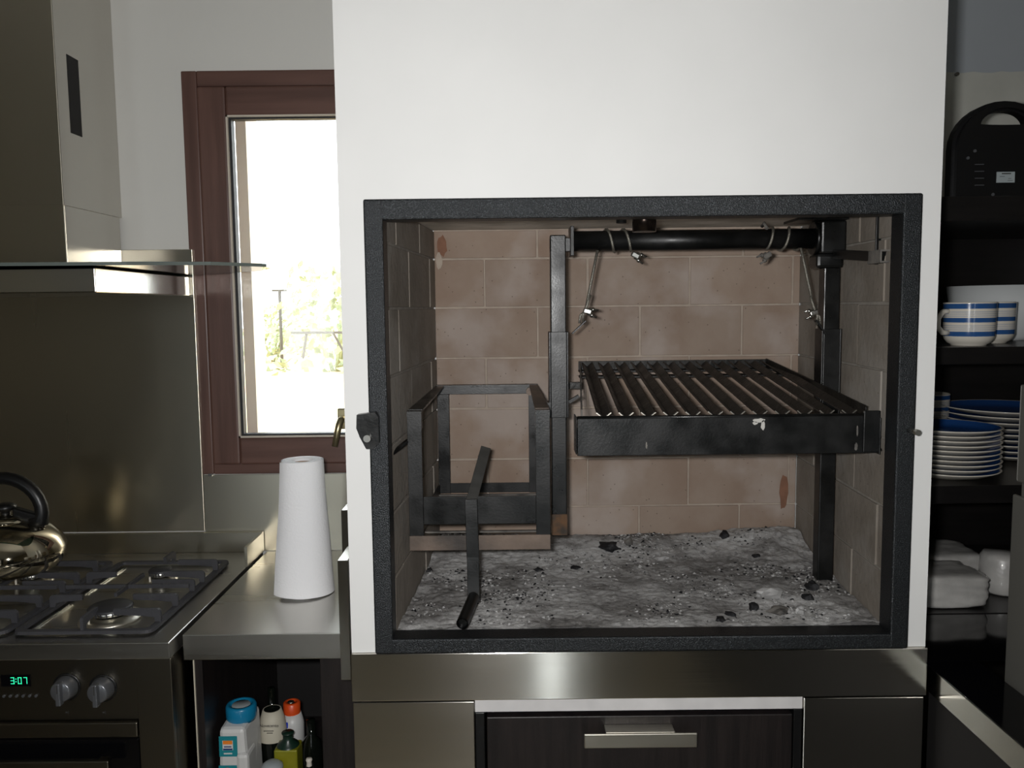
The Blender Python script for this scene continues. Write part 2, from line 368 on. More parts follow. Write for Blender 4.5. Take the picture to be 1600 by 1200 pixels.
# window
win = struct(bpy.data.objects.new('window_1', None)); COL.objects.link(win); win.location = (-.74, .62, 1.09)
def ring(name, x0, x1, z0, z1, t, ya, yb, mv, mh, root, bev=.003):
    part(MB().box(x0, x0+t, ya, yb, z0, z1, None, bev), name, mv, root)
    part(MB().box(x1-t, x1, ya, yb, z0, z1, None, bev), name, mv, root)
    part(MB().box(x0+t, x1-t, ya, yb, z1-t, z1, None, bev), name, mh, root)
    part(MB().box(x0+t, x1-t, ya, yb, z0, z0+t, None, bev), name, mh, root)
ring('window_casing', wx0, wx1, wz0, wz1, .036, .612, .70, M['wood'], M['woodh'], win)
ring('window_sash', wx0+.037, wx1-.037, wz0+.024, wz1-.037, .066, .606, .66, M['wood'], M['woodh'], win, .005)
gx0, gx1, gz0, gz1 = wx0+.103, wx1-.103, wz0+.090, wz1-.103
b = MB()
for a in ((gx0, gx0+.004, gz0, gz1), (gx1-.004, gx1, gz0, gz1), (gx0, gx1, gz1-.004, gz1), (gx0, gx1, gz0, gz0+.004)): b.box(a[0], a[1], .604, .62, a[2], a[3])
part(b, 'glazing_bead', M['alu'], win)
b = MB()
for a in ((gx0+.004, gx0+.010, gz0+.004, gz1-.004), (gx1-.01, gx1-.004, gz0+.004, gz1-.004), (gx0+.01, gx1-.01, gz1-.008, gz1-.004), (gx0+.01, gx1-.01, gz0+.004, gz0+.008)): b.box(a[0], a[1], .612, .634, a[2], a[3])
part(b, 'gasket', M['gasket'], win)
part(MB().box(gx0+.004, gx1-.004, .628, .632, gz0+.004, gz1-.004), 'pane', M['glass'], win)
part(MB().box(gx0-.01, gx0+.016, .70, .79, wz0, wz1), 'outer_reveal', M['alu'], win)
h = MB(); h.box(-.632, -.606, .592, .606, 1.20, 1.25, None, .003); h.tube([(-.619, .595, 1.225), (-.619, .565, 1.225), (-.622, .56, 1.215), (-.632, .552, 1.165)], [.008, .008, .008, .007])
part(h, 'window_handle', M['brass'], win)
# rear windows: narrow one mirrored in the steel, left one added for fill light
for i, (x0, x1, z0, z1) in enumerate(((-2.25, -1.75, .9, 2.1), (-.06, .16, .05, 2.35))):
    o = bpy.data.objects.new('window_%d' % (i+2), None); COL.objects.link(o); struct(o); o.location = (x0, YR, z0)
    part(MB().box(x0, x1, YR-.08, YR-.075, z0, z1), 'pane', M['glass'], o)
    b = MB(); b.box(x0, x0+.03, YR-.1, YR-.05, z0, z1).box(x1-.03, x1, YR-.1, YR-.05, z0, z1).box(x0+.03, x1-.03, YR-.1, YR-.05, z0, z0+.03).box(x0+.03, x1-.03, YR-.1, YR-.05, z1-.03, z1)
    part(b, 'window_frame', M['wood'], o)

# outside ground, bushes, posts
g = MB(); n = 24
gv = [[g.b.verts.new((-22+44*i/n, .9+42*(j/n)**1.6, -.25+.02*(j/n)*40+.25*mnoise.noise(Vector((i*.7, j*.7, 3))))) for j in range(n+1)] for i in range(n+1)]
for i in range(n):
    for j in range(n): g.b.faces.new((gv[i][j], gv[i+1][j], gv[i+1][j+1], gv[i][j+1]))
o = g.build('ground_outside', M['sand']); struct(o)

# ------------------------------------------------------------------ firebox masonry
A0, A1 = Vector((-.421, .03, 0)), Vector((-.388, .53, 0)); B0, B1 = Vector((.424, .03, 0)), Vector((.443, .53, 0))
zc = [at(1000, y, .53).z for y in (865, 790, 715, 636, 557, 478, 402, 357)]
def brick_wall(name, P0, P1, inn, courses, mortar, bm, joff, flipjoin=False, t=.045, seedv=0, L=.2335):
    """P0->P1 along the wall, inn points into the firebox; bricks stand 4 mm proud of the mortar plane"""
    d = (P1-P0); W = d.length; d.normalize(); inn = Vector(inn).normalized(); rn = random.Random(seedv)
    root = MB()
    a, b_ = P0, P1; z0, z1 = .915, 1.664
    pts = []
    for q in (a, b_):
        for k in (inn*-.03, inn*-.0035):
            for z in (z0, z1): pts.append(Vector((q.x, q.y, 0))+k+Vector((0, 0, z)))
    root.hexa(pts)
    w_ = struct(root.build(name, mortar))
    g_ = .0022
    for ci in range(len(courses)-1):
        za, zb = courses[ci]+g_, courses[ci+1]-g_
        off = joff[ci % 2]; xs = [0]
        x = off
        while x < W-.01:
            if x > .012: xs.append(x)
            x += L
        xs.append(W)
        for i in range(len(xs)-1):
            xa, xb = xs[i]+(g_ if i else 0), xs[i+1]-(g_ if i < len(xs)-2 else 0)
            pr = rn.uniform(-.0012, .0016); M4 = Matrix(((d.x, -inn.x, 0, P0.x), (d.y, -inn.y, 0, P0.y), (0, 0, 1, 0), (0, 0, 0, 1)))
            bb = MB(); jz = rn.uniform(-.0008, .0008); jx = rn.uniform(-.001, .001)
            bb.box(xa+(jx if i else 0), xb, -pr, .0035, za+jz, zb+jz, None, .0014, M4)
            o = bb.build('brick', bm, w_)
    return w_
bw = brick_wall('wall_firebox_back', A1, B1, (0, -1, 0), zc, M['mortar'], M['brick'],
                (at(840, 480, .53).x+.388-.2335, at(758, 480, .53).x+.388), seedv=1)
da = (A1-A0).normalized(); db = (B1-B0).normalized()
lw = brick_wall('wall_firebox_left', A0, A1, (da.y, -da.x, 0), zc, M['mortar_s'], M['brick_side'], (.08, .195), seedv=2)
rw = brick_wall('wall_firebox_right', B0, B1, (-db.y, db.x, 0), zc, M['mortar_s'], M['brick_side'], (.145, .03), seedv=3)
struct(MB().box(FX0+.001, FX1+.02, .031, .535, zc[-1]+.001, 1.664).build('ceiling_firebox', M['concrete']))
# red brick patches where the skim has come off
def blob(name, cx, cz, Y, rx, rz, m, root, seed, n=14, th=.0012):
    rn = random.Random(seed); pts = [(cx+rx*math.cos(2*PI*k/n)*rn.uniform(.7, 1.1), Y, cz+rz*math.sin(2*PI*k/n)*rn.uniform(.75, 1.1)) for k in range(n)]
    o = MB().prism(pts, (0, -th, 0)).build(name, m, root); return o
c = at(691, 385, .53); blob('bare_patch', c.x, c.z, .5288, .012, .026, M['brickred'], bw, 3)['label'] = 'bare red brick patch'
c = at(1224, 770, .53); blob('bare_patch', c.x, c.z, .5288, .011, .045, M['brickred'], bw, 5)['label'] = 'bare red brick patch'
c = at(686, 408, .53); blob('mortar_smear', c.x, c.z, .5286, .008, .02, M['mortar'], bw, 6)

# firebox floor and ash bed
struct(MB().box(FX0+.001, FX1+.02, .031, .535, .9125, .925).build('floor_firebox', M['ash']))
def ash_h(x, y):
    v = (y-.03)/.5; u = (x+.42)/.86
    h = .929 + .012*max(0, v-.55)/.45 + .018*math.exp(-((v-.93)/.13)**2)
    h += .016*math.exp(-((u-.93)/.12)**2)*(0.25+.75*v) + .010*math.exp(-((u-.05)/.15)**2)*v
    f = mnoise.fractal(Vector((x*22, y*22, 1)), 1.0, 2.0, 4)
    dens = .35 + .65*min(1, abs(u-.48)*2.2) + .5*max(0, v-.75)
    h += .0055*f*dens + .002*mnoise.noise(Vector((x*120, y*120, 9)))
    return max(h, .9265)
nx, ny = 230, 140
b = MB(); V = []
for i in range(nx+1):
    row = []
    for j in range(ny+1):
        v = j/ny; xa = -.4195+(.0325)*v; xb = .4225+.019*v
        x = xa+(xb-xa)*i/nx; y = .029+.4985*v; row.append(b.b.verts.new((x, y, ash_h(x, y))))
    V.append(row)
for i in range(nx):
    for j in range(ny): f = b.b.faces.new((V[i][j], V[i+1][j], V[i+1][j+1], V[i][j+1])); f.smooth = True
ash = tag(b.build('ash_bed', M['ash']), 'grey wood ash covering the floor of the brick firebox', 'ash', kind='stuff')
# small cinders and flakes: nobody could count them
b = MB(); rn = random.Random(11)
def tetra(c, s, m):
    r = Matrix.Rotation(rn.random()*6.28, 3, 'Z') @ Matrix.Rotation(rn.uniform(-.6, .6), 3, 'X')
    ps = [Vector(p) for p in ((-1, -.6, 0), (1, -.5, 0), (.2, .9, 0), (0, 0, .8), (-.4, .6, .5))]
    vs = [b.b.verts.new(c + r @ Vector((p.x*s*rn.uniform(.6, 1.3), p.y*s*rn.uniform(.5, 1.2), p.z*s*rn.uniform(.4, 1)))) for p in ps]
    fs = [b.b.faces.new([vs[i] for i in q]) for q in ((0, 1, 3), (1, 2, 3), (2, 4, 3), (4, 0, 3), (0, 4, 2), (0, 2, 1))]
    b._set(fs, m)
for k in range(13000):
    u = rn.random(); v = rn.random()
    wgt = .22 + 1.1*abs(u-.5)**1.0*1.5*(u > .5) + .45*(u < .32) + .9*(v > .84)
    x = -.405+.83*u; y = .045+.47*v
    wgt *= max(0, .32+2.2*mnoise.noise(Vector((x*9, y*9, 4))))
    if rn.random() > wgt: continue
    s = rn.choice((.001, .0013, .0016, .002, .003, .0042)) * (1.25 if rn.random() < .1 else 1)
    tetra(Vector((x, y, ash_h(x, y)+s*.15)), s, M['ashlight'] if rn.random() < .62 else M['ashdark'])
o = b.build('cinders', None); o['label'] = 'small dark cinders and pale ash flakes strewn over the firebox ash'; o['category'] = 'cinders'; o['kind'] = 'stuff'
# charcoal lumps
coal = [(950, 845, .026, .010, 'flat wide lump of charcoal near the back wall, right of the left iron post'),
        (1132, 830, .014, .010, 'small charcoal lump against the back wall under the grill'),
        (1268, 912, .013, .011, 'black charcoal lump on the ash beside the foot of the right post'),
        (1262, 930, .012, .008, 'charcoal lump just in front of the one by the right post'),
        (1177, 946, .012, .009, 'angular charcoal lump right of centre near the front of the ash'),
        (1142, 958, .012, .005, 'thin charcoal chip left of the angular lump near the front of the ash'),
        (1126, 966, .011, .005, 'frontmost small charcoal chip on the right half of the ash'),
        (1250, 953, .009, .007, 'small charcoal lump right of the pale stone near the front right of the ash'),
        (671, 890, .008, .006, 'small charcoal lump on the ash below the fire basket, left of the crank'),
        (842, 890, .009, .006, 'small charcoal lump on the ash between the basket and the iron post'),
        (900, 888, .011, .003, 'thin sliver of charcoal on the ash below the iron post'),
        (1182, 862, .010, .005, 'flat dark charcoal chip on the ash under the right half of the grill'),
        (1035, 872, .013, .006, 'pale burnt chunk lying on the ash in the middle of the firebox'),
        (1217, 952, .021, .009, 'rounded grey burnt stone near the front right of the ash'),
        (982, 842, .010, .011, 'grey cinder lump right of the wide charcoal near the back wall'),
        (1205, 925, .030, .012, 'broad pale clump of ash left of the lumps by the right post'),]
for i, (px, py, r, hh, lb) in enumerate(coal):
    p = atz(px, py+r*300, .936); p = atz(px, py, ash_h(p.x, min(max(p.y, .04), .52))+hh*.6); p.y = min(p.y, .505)
    pale = 'pale' in lb; grey = 'grey' in lb
    mb = MB().rock((0, 0, 0), (r, r*.75, hh), seed=i+20, sub=2)
    o = solid(mb, 'ash_clump' if (pale or grey) else 'charcoal_lump', M['ashlight'] if pale else (M['ashy'] if grey else M['charcoal']), lb, 'ash lump' if (pale or grey) else 'charcoal')
    o.location = (p.x, p.y, ash_h(p.x, p.y)+hh*.25)

# ------------------------------------------------------------------ steel frame round the opening
fr = thing('firebox_frame', 'dark hammered steel frame around the brick firebox opening', 'frame', (0, -.01, .905))
ox0, ox1, oz0, oz1, tb = -.4505, .4495, .9035, 1.661, .033
part(MB().box(ox0, ox1, -.016, .028, oz1-tb, oz1, None, .003), 'top_bar', M['frame'], fr)
part(MB().box(ox0, ox1, -.016, .028, oz0, oz0+.026, None, .003), 'bottom_bar', M['frame'], fr)
part(MB().box(ox0, ox0+tb-.002, -.0165, .0282, oz0+.0005, oz1-.0005, None, .003), 'side_bar', M['frame'], fr)
part(MB().box(ox1-tb+.002, ox1, -.0165, .0282, oz0+.0005, oz1-.0005, None, .003), 'side_bar', M['frame'], fr)
# latch bracket on the left
b = MB(); c = Vector((-.447, -.018, 1.288))
prof = [(-.020, .026), (.010, .030), (.015, .022), (.015, -.020), (.006, -.030), (-.006, -.030), (-.016, -.010), (-.021, .004)]
b.prism([(c.x+x, c.y, c.z+z) for x, z in prof], (0, -.016, 0))
br = part(b, 'latch_bracket', M['iron'], fr)
part(MB().tube([(c.x-.003, c.y-.016, c.z-.012), (c.x-.003, c.y-.023, c.z-.012)], .006), 'bolt', M['chrome'], fr, par=br)
p = at(1421, 672, -.016)
part(MB().tube([(p.x, -.016, p.z), (p.x+.003, -.04, p.z-.001)], .005), 'stud', M['chrome'], fr, 'bare threaded stud on the right of the frame')
# chimney damper knob under the lintel
k = thing('damper_knob', 'round dark damper knob with a bronze sheen under the lintel', 'knob', (.016, .075, 1.642))
part(MB().tube([(.016, .075, 1.655), (.016, .075, 1.612)], .0205, seg=24), 'knob', mat('bronzed_knob', (58, 50, 45), .22, .9), k)
part(MB().tube([(-.022, .085, 1.656), (-.022, .085, 1.628)], .009), 'pin', M['iron'], k)

# ------------------------------------------------------------------ grill hoist: two posts, drum, cables
HY = .25; hz = lambda px, py: at(px, py, HY)
ho = thing('grill_hoist', 'black iron winch on two posts that carries the grill by two cables', 'winch', (0, HY, 1.3))
lp, lq = hz(868, 368), hz(893, 835)
part(MB().box(-.1385, -.1085, HY-.015, HY+.015, lq.z, lp.z, None, .002), 'post', M['iron'], ho, 'left square iron post hanging clear of the ash')
part(MB().box(-.1387, -.1083, HY-.0155, HY-.0145, lq.z+.003, lq.z+.045), 'rust_patch', M['rust'], ho)
rp = hz(1298, 420)
part(MB().box(.388, .419, HY-.015, HY+.015, .93, rp.z+.01, None, .002), 'post', M['iron'], ho, 'right square iron post standing in the ash')
pz = (hz(1080, 358).z+hz(1080, 392).z)/2; xa, xb = hz(893, 377).x, hz(1272, 377).x
pipe = part(MB().tube([(xa, HY, pz), (xb, HY, pz)], .0195, seg=28), 'drum_pipe', M['iron'], ho)
part(MB().box(xa-.004, xa+.003, HY-.028, HY+.028, pz-.029, pz+.027, None, .001), 'end_flange', M['iron'], ho)
part(MB().box(-.1385, xa-.003, HY-.010, HY+.010, pz-.02, pz+.006, None, .001), 'hanger_lug', M['iron'], ho)
part(MB().tube([(xb-.004, HY, pz), (xb+.004, HY, pz)], .031, seg=28), 'bearing_flange', M['iron'], ho)
part(MB().box(xb+.004, xb+.052, HY-.028, HY+.03, pz-.030, pz+.032, None, .004), 'bearing_box', M['iron'], ho)
part(MB().box(xb-.002, xb+.050, HY-.024, HY+.024, pz-.058, pz-.030, None, .006), 'post_socket', M['iron'], ho)
part(MB().box(xb-.04, .426, HY-.03, HY+.06, pz+.033, pz+.038), 'top_plate', M['iron'], ho)
# crank socket arm towards the camera, hanging strap
p0 = Vector((xb+.03, HY-.024, pz-.030)); p1 = at(1378, 401, .06)
arm = MB().bar((.405, HY-.03, pz-.032), (p1.x, .062, p1.z), .017, .017, bev=.001)
part(arm, 'socket_arm', M['iron'], ho)
b = MB(); e0 = Vector((p1.x, .062, p1.z)); e1 = e0+Vector((0, -.02, 0))
for (dx0, dx1, dz0, dz1) in ((-.011, .011, .008, .011), (-.011, .011, -.011, -.008), (-.011, -.008, -.008, .008), (.008, .011, -.008, .008)):
    b.box(e0.x+dx0, e0.x+dx1, e1.y, e0.y+.03, e0.z+dz0, e0.z+dz1)
part(b, 'open_square_socket', M['ashy'], ho)
q = at(1377, 345, .09); part(MB().box(q.x-.009, q.x+.007, .088, .092, e0.z-.012, 1.655, None, .0005), 'hanging_strap', M['iron'], ho)
# cables
def helix(x0, x1, turns, a0, n=60, r=.0215):
    return [Vector((x0+(x1-x0)*t/n, HY+r*math.cos(a0+turns*2*PI*t/n), pz+r*math.sin(a0+turns*2*PI*t/n))) for t in range(n+1)]
M['cable'] = mat('steel_cable', (170, 166, 155), .4, .8, var=.5, vscale=600, bump=.4, bscale=900)
for sgn, pts in ((1, (932, 393, 913, 488, 985, 950)), (-1, (1246, 393, 1268, 490, 1196, 1228))):
    t0 = hz(pts[0], pts[1]); t1 = hz(pts[2], pts[3]); wa, wb = hz(pts[5], 377).x, hz(pts[4], 377).x
    cb = helix(t0.x, hz(pts[4], 377).x, 2.0, -PI*.62, 80)
    cb = [Vector((t1.x, HY-.018, t1.z)), Vector((t0.x, HY-.019, pz-.019))] + cb
    c1 = part(MB().tube(cb, .0027, seg=8), 'cable', M['cable'], ho)
    # loop at the bottom
    lp_ = [Vector((t1.x+sgn*.010, HY-.019, t1.z+.034)), Vector((t1.x+sgn*.003, HY-.02, t1.z+.012)), Vector((t1.x-sgn*.004, HY-.02, t1.z-.004)), Vector((t1.x-sgn*.004, HY-.018, t1.z-.022)), Vector((t1.x-sgn*.011, HY-.018, t1.z-.020)), Vector((t1.x-sgn*.009, HY-.018, t1.z-.006)), Vector((t1.x, HY-.018, t1.z+.002))]
    part(MB().tube(lp_, .0027, seg=8), 'cable_loop', M['cable'], ho)
    def clamp(c, ang):
        m = MB(); R3 = Matrix.Rotation(ang, 4, 'Y')
        T = Matrix.Translation(c) @ R3
        m.box(-.008, .008, -.006, .004, -.005, .005, None, .002, T)
        for dz in (-.0055, .0055):
            m.tube([T @ Vector((0, -.003, dz)), T @ Vector((.020*sgn, -.005, dz*1.3))], .0018, seg=8)
            m.tube([T @ Vector((.007*sgn, -.0035, dz)), T @ Vector((.012*sgn, -.004, dz))], .0042, seg=6)
        return m
    part(clamp(Vector((t1.x+sgn*.004, HY-.022, t1.z+.002)), .25*sgn), 'cable_clamp', M['chrome'], ho)
    cc = hz(990 if sgn > 0 else 1193, 402)
    part(clamp(Vector((cc.x, HY-.022, cc.z+.002)), .5*sgn), 'cable_clamp', M['chrome'] if sgn > 0 else M['ashy'], ho)
    part(MB().tube([(cc.x, HY-.02, pz+.018), (cc.x+sgn*.003, HY-.01, pz+.03), (cc.x+sgn*.004, HY, pz+.024)], .003, seg=8), 'cable_end', M['ashy'], ho)

# ------------------------------------------------------------------ grill rack with V slats and grease tray
gr = thing('grill_rack', 'black iron grill rack of V slats with a front grease tray', 'grill', (.16, .2, 1.25))
fl, frr = Vector((-.098, .055, 1.297)), Vector((.4135, .055, 1.297)); bl, brr = Vector((-.066, .475, 1.357)), Vector((.352, .475, 1.357))
n = 12
xs_f = [at(943+(1326-943)*i/(n-1), 640, .06).x for i in range(n)]; xs_b = [at(917+(1196-917)*i/(n-1), 563, .475).x for i in range(n)]
for i in range(n):
    a = Vector((xs_f[i], .058, 1.3005)); c = Vector((xs_b[i], .47, 1.3605))
    b = MB(); wd = .0128; dp = .0105; th = .0022
    def sec(p): return [p+Vector((-wd, 0, 0)), p+Vector((0, 0, -dp)), p+Vector((wd, 0, 0)), p+Vector((wd-th, 0, .0015)), p+Vector((0, 0, -dp+th*1.3)), p+Vector((-wd+th, 0, .0015))]
    s1 = [b.b.verts.new(v) for v in sec(a)]; s2 = [b.b.verts.new(v) for v in sec(c)]
    for k in range(6): b.b.faces.new((s1[k], s1[(k+1) % 6], s2[(k+1) % 6], s2[k]))
    for s_ in (s1, s2):
        for q in ((0, 1, 4, 5), (1, 2, 3, 4)): b.b.faces.new([s_[x] for x in q])
    b._set(b.b.faces, M['sooty'])
    # bright worn lip on the front V edge
    for (u1, u2) in ((0, 1), (1, 2)):
        pa, pb = sec(a)[u1], sec(a)[u2]; b.bar(pa+Vector((0, -.0008, .001)), pb+Vector((0, -.0008, .001)), .0014, .0016, M['satin'])
    part(b, 'slat', None, gr)
part(MB().box(-.103, .4155, .040, .0435, 1.229, 1.294, None, .001), 'tray_front', M['iron'], gr)
part(MB().box(-.101, .4135, .0437, .085, 1.229, 1.232), 'tray_bottom', M['iron'], gr)
part(MB().box(-.101, .4135, .0785, .0815, 1.2322, 1.272), 'tray_back', M['iron'], gr)
part(MB().box(-.106, -.1035, .038, .083, 1.232, 1.297, None, .001), 'tray_end', M['iron'], gr)
part(MB().box(.4158, .4185, .040, .083, 1.226, 1.290, None, .001), 'tray_end', M['iron'], gr)
part(MB().tube([(-.103, .047, 1.294), (.4155, .047, 1.294)], .0035, seg=10), 'tray_lip', M['iron'], gr)
part(MB().box(.386, .4135, .034, .0395, 1.232, 1.303, None, .001), 'corner_strap', M['iron'], gr)
part(MB().box(-.096, .40, .056, .061, 1.2832, 1.289, None, .0005), 'front_rail', M['iron'], gr)
part(MB().bar((-.094, .055, 1.297), (-.062, .475, 1.352), .003, .022, bev=.0005), 'side_rail', M['ashy'], gr, 'ash dusted left side rail')
part(MB().bar((.398, .055, 1.299), (.352, .475, 1.356), .003, .020, bev=.0005), 'side_rail', M['sooty'], gr)
part(MB().box(-.066, .355, .4745, .479, 1.340, 1.364, None, .0005), 'back_rail', M['sooty'], gr)
for yy in (.452, .398):
    t = (yy-.058)/.412; zz = 1.3005+.06*t-.0122
    part(MB().box(-.0655-.03*(1-t), .355+.03*(1-t), yy-.020, yy+.020, zz-.004, zz, None, .0005), 'cross_bar', M['sooty'], gr)
part(MB().box(-.110, -.07, .33, .345, 1.317, 1.330), 'sleeve_lug', M['sooty'], gr)
# sliding sleeves round the posts, with the hook straps
sl0 = hz(880, 518).z
part(MB().box(-.1425, -.1388, HY-.019, HY+.019, 1.27, sl0, None, .001).box(-.1082, -.1045, HY-.019, HY+.019, 1.27, sl0, None, .001).box(-.1388, -.1082, HY-.019, HY-.0153, 1.27, sl0, None, .001), 'sleeve', M['iron'], gr)
part(MB().box(.3842, .3878, HY-.019, HY+.019, 1.27, sl0, None, .001).box(.4192, .4225, HY-.019, HY+.019, 1.27, sl0, None, .001).box(.3878, .4192, HY-.019, HY-.0153, 1.27, sl0, None, .001), 'sleeve', M['iron'], gr)
k1, k2 = hz(896, 516), hz(914, 501)
part(MB().bar((k1.x-.004, HY-.017, k1.z-.006), (k2.x, HY-.017, k2.z), .003, .012, up=(0, 1, 0), bev=.0005), 'hook_strap', M['iron'], gr)
k1, k2 = hz(1282, 516), hz(1269, 500)
part(MB().bar((k1.x+.004, HY-.017, k1.z-.008), (k2.x, HY-.017, k2.z), .003, .012, up=(0, 1, 0), bev=.0005), 'hook_strap', M['iron'], gr)
part(MB().bar((-.1035, HY-.01, 1.30), (-.084, HY-.01, 1.312), .01, .006), 'sleeve_arm', M['iron'], gr)
part(MB().bar((.3840, HY-.01, 1.30), (.377, HY-.01, 1.312), .01, .006), 'sleeve_arm', M['iron'], gr)
part(MB().tube([(.4185, .075, 1.238), (.432, .033, 1.228)], .003, seg=8), 'guide_rod', M['iron'], gr)
for (px, py, rx, rz, sd) in ((1186, 657, .012, .004, 1), (1192, 664, .004, .009, 4), (1180, 661, .005, .003, 9)):
    c = at(px, py, .04); blob('paint_chip', c.x, c.z, .0399, rx, rz, M['chip'], gr, sd, th=.0006).location = -gr.location
for (px, py, rx, rz, sd) in ((1010, 696, .0015, .007, 2), (1335, 697, .003, .008, 7), (1337, 672, .002, .010, 8)):
    c = at(px, py, .04); blob('paint_chip', c.x, c.z, .0335 if px > 1300 else .0399, rx, rz, M['ashy'], gr, sd, th=.0006).location = -gr.location

# ------------------------------------------------------------------ fire basket on the left
fb = thing('fire_basket', 'black iron fire basket frame hung in the left of the firebox', 'fire basket', (-.27, .3, 1.05))
X0, X1, Y0, Y1, Z0, Z1 = -.404, -.147, .11, .485, 1.046, 1.302
t = .026
part(MB().box(X0, X0+t, Y0, Y0+.004, Z0, Z1-.012, None, .0005).box(X0, X0+.004, Y0+.004, Y0+t, Z0, Z1-.012), 'front_post', M['iron'], fb)
part(MB().box(X1-t, X1, Y0, Y0+.004, Z0, Z1-.012, None, .0005).box(X1-.004, X1, Y0+.004, Y0+t, Z0, Z1-.012), 'front_post', M['iron'], fb)
# gusset corners on top of the front posts
part(MB().prism([(X0, Y0-.001, Z1-.012), (X0+t, Y0-.001, Z1-.034), (X0+t, Y0-.001, Z1-.001), (X0, Y0-.001, Z1-.001)], (0, .022, 0)), 'gusset', M['iron'], fb)
part(MB().prism([(X1, Y0-.001, Z1-.012), (X1-t, Y0-.001, Z1-.034), (X1-t, Y0-.001, Z1-.001), (X1, Y0-.001, Z1-.001)], (0, .022, 0)), 'gusset', M['iron'], fb)
part(MB().box(X0+.0005, X1-.0005, Y0-.0005, Y0-.004, Z0, Z0+.027, None, .0005), 'bottom_bar', M['rusty'], fb, 'heat browned lower front bar')
zt_, zb_ = at(700, 777, Y0).z, at(700, 820, Y0).z
part(MB().box(X0+t, X1-t, Y0+.004, Y0+.008, zb_, zt_, None, .0005), 'front_plate', M['iron'], fb)
XB0, XB1, ZB0, ZB1 = -.383, -.158, 1.066, 1.314
part(MB().hexa([(X0, Y0+.02, Z1-.004), (X0, Y0+.02, Z1), (XB0, Y1, ZB1-.004), (XB0, Y1, ZB1), (X0+t, Y0+.02, Z1-.004), (X0+t, Y0+.02, Z1), (XB0+.018, Y1, ZB1-.004), (XB0+.018, Y1, ZB1)]), 'top_rail', M['iron'], fb)
part(MB().hexa([(X1-t, Y0+.02, Z1-.004), (X1-t, Y0+.02, Z1), (XB1-.018, Y1, ZB1-.004), (XB1-.018, Y1, ZB1), (X1, Y0+.02, Z1-.004), (X1, Y0+.02, Z1), (XB1, Y1, ZB1-.004), (XB1, Y1, ZB1)]), 'top_rail', M['rusty'], fb)
part(MB().box(XB0, XB1, Y1, Y1+.004, ZB1-.022, ZB1, None, .0005).box(XB0, XB1, Y1-.02, Y1, ZB1-.004, ZB1), 'back_top_bar', M['iron'], fb)
part(MB().box(XB0, XB0+.026, Y1-.001, Y1+.003, ZB0, ZB1-.022, None, .0005), 'back_post', M['iron'], fb)
part(MB().box(XB1-.02, XB1, Y1-.001, Y1+.003, ZB0, ZB1-.022, None, .0005), 'back_post', M['iron'], fb)
part(MB().box(XB0, XB1, Y1+.0035, Y1+.007, ZB0, ZB0+.022, None, .0005), 'back_bottom_bar', M['iron'], fb)
for (xa, xb_) in ((X0, XB0), (X1, XB1)):
    sg = 1 if xa == X0 else -1
    part(MB().hexa([(xa, Y0+.026, Z0), (xa, Y0+.026, Z0+.022), (xb_, Y1, ZB0), (xb_, Y1, ZB0+.022), (xa+sg*.003, Y0+.026, Z0), (xa+sg*.003, Y0+.026, Z0+.022), (xb_+sg*.003, Y1, ZB0), (xb_+sg*.003, Y1, ZB0+.022)]), 'lower_side_rail', M['iron'], fb)
for k_ in range(7):
    yy = Y0+.045+k_*.052; zz = Z0+(yy-Y0)*.05+.002
    part(MB().bar((X0+.004, yy, zz), (X1-.004, yy, zz), .008, .003), 'grate_bar', M['ashy'], fb)
part(MB().tube([at(606, 714, .03), at(637, 689, .118)], .0042, seg=10), 'support_rod', M['iron'], fb)
c = at(828, 611, .48); part(MB().tube([(c.x, Y1-.012, c.z), (c.x, Y1+.002, c.z)], .009, seg=10).tube([(c.x+.002, Y1-.018, c.z), (c.x+.002, Y1-.012, c.z)], .005, seg=8), 'bolt_boss', M['rusty'], fb)
part(MB().box(-.1468, -.1392, HY-.02, HY+.02, 1.285, 1.300), 'post_lug', M['iron'], fb)

# ------------------------------------------------------------------ crank handle leaning on the basket
ck = thing('winch_crank', 'bent iron crank with a tube grip leaning against the fire basket', 'crank', (-.29, .05, .94))
pA = Vector((-.3025, -.012, .9545)); pB = Vector((-.288, .085, .965))
b = MB(); b.tube([pA, pB], .0105, seg=20, cap=False); b.tube([pA, pB], .0082, seg=20, cap=False)
b.tube([pA+(pB-pA)*.06, pA+(pB-pA)*.1], .0083, seg=16, m=None)
part(b, 'tube_grip', M['iron'], ck)
path = [(at(740, 930, .088)), at(739, 870, .096), at(736, 780, .100)]
b = MB(); pv = [Vector(v) for v in path]
b.bar(pv[0]+Vector((0, 0, -.012)), pv[1], .022, .005, up=(0, 1, 0), bev=.0008); b.bar(pv[1]+Vector((0, 0, -.002)), pv[2], .0225, .005, up=(0, 1, 0), bev=.0008)
part(b, 'shank', M['iron'], ck)
q = at(759, 700, .26)
part(MB().bar(pv[2]+Vector((0, 0, -.006)), q, .020, .006, up=(0, 1, 0), bev=.001), 'bent_end', M['greyiron'], ck)

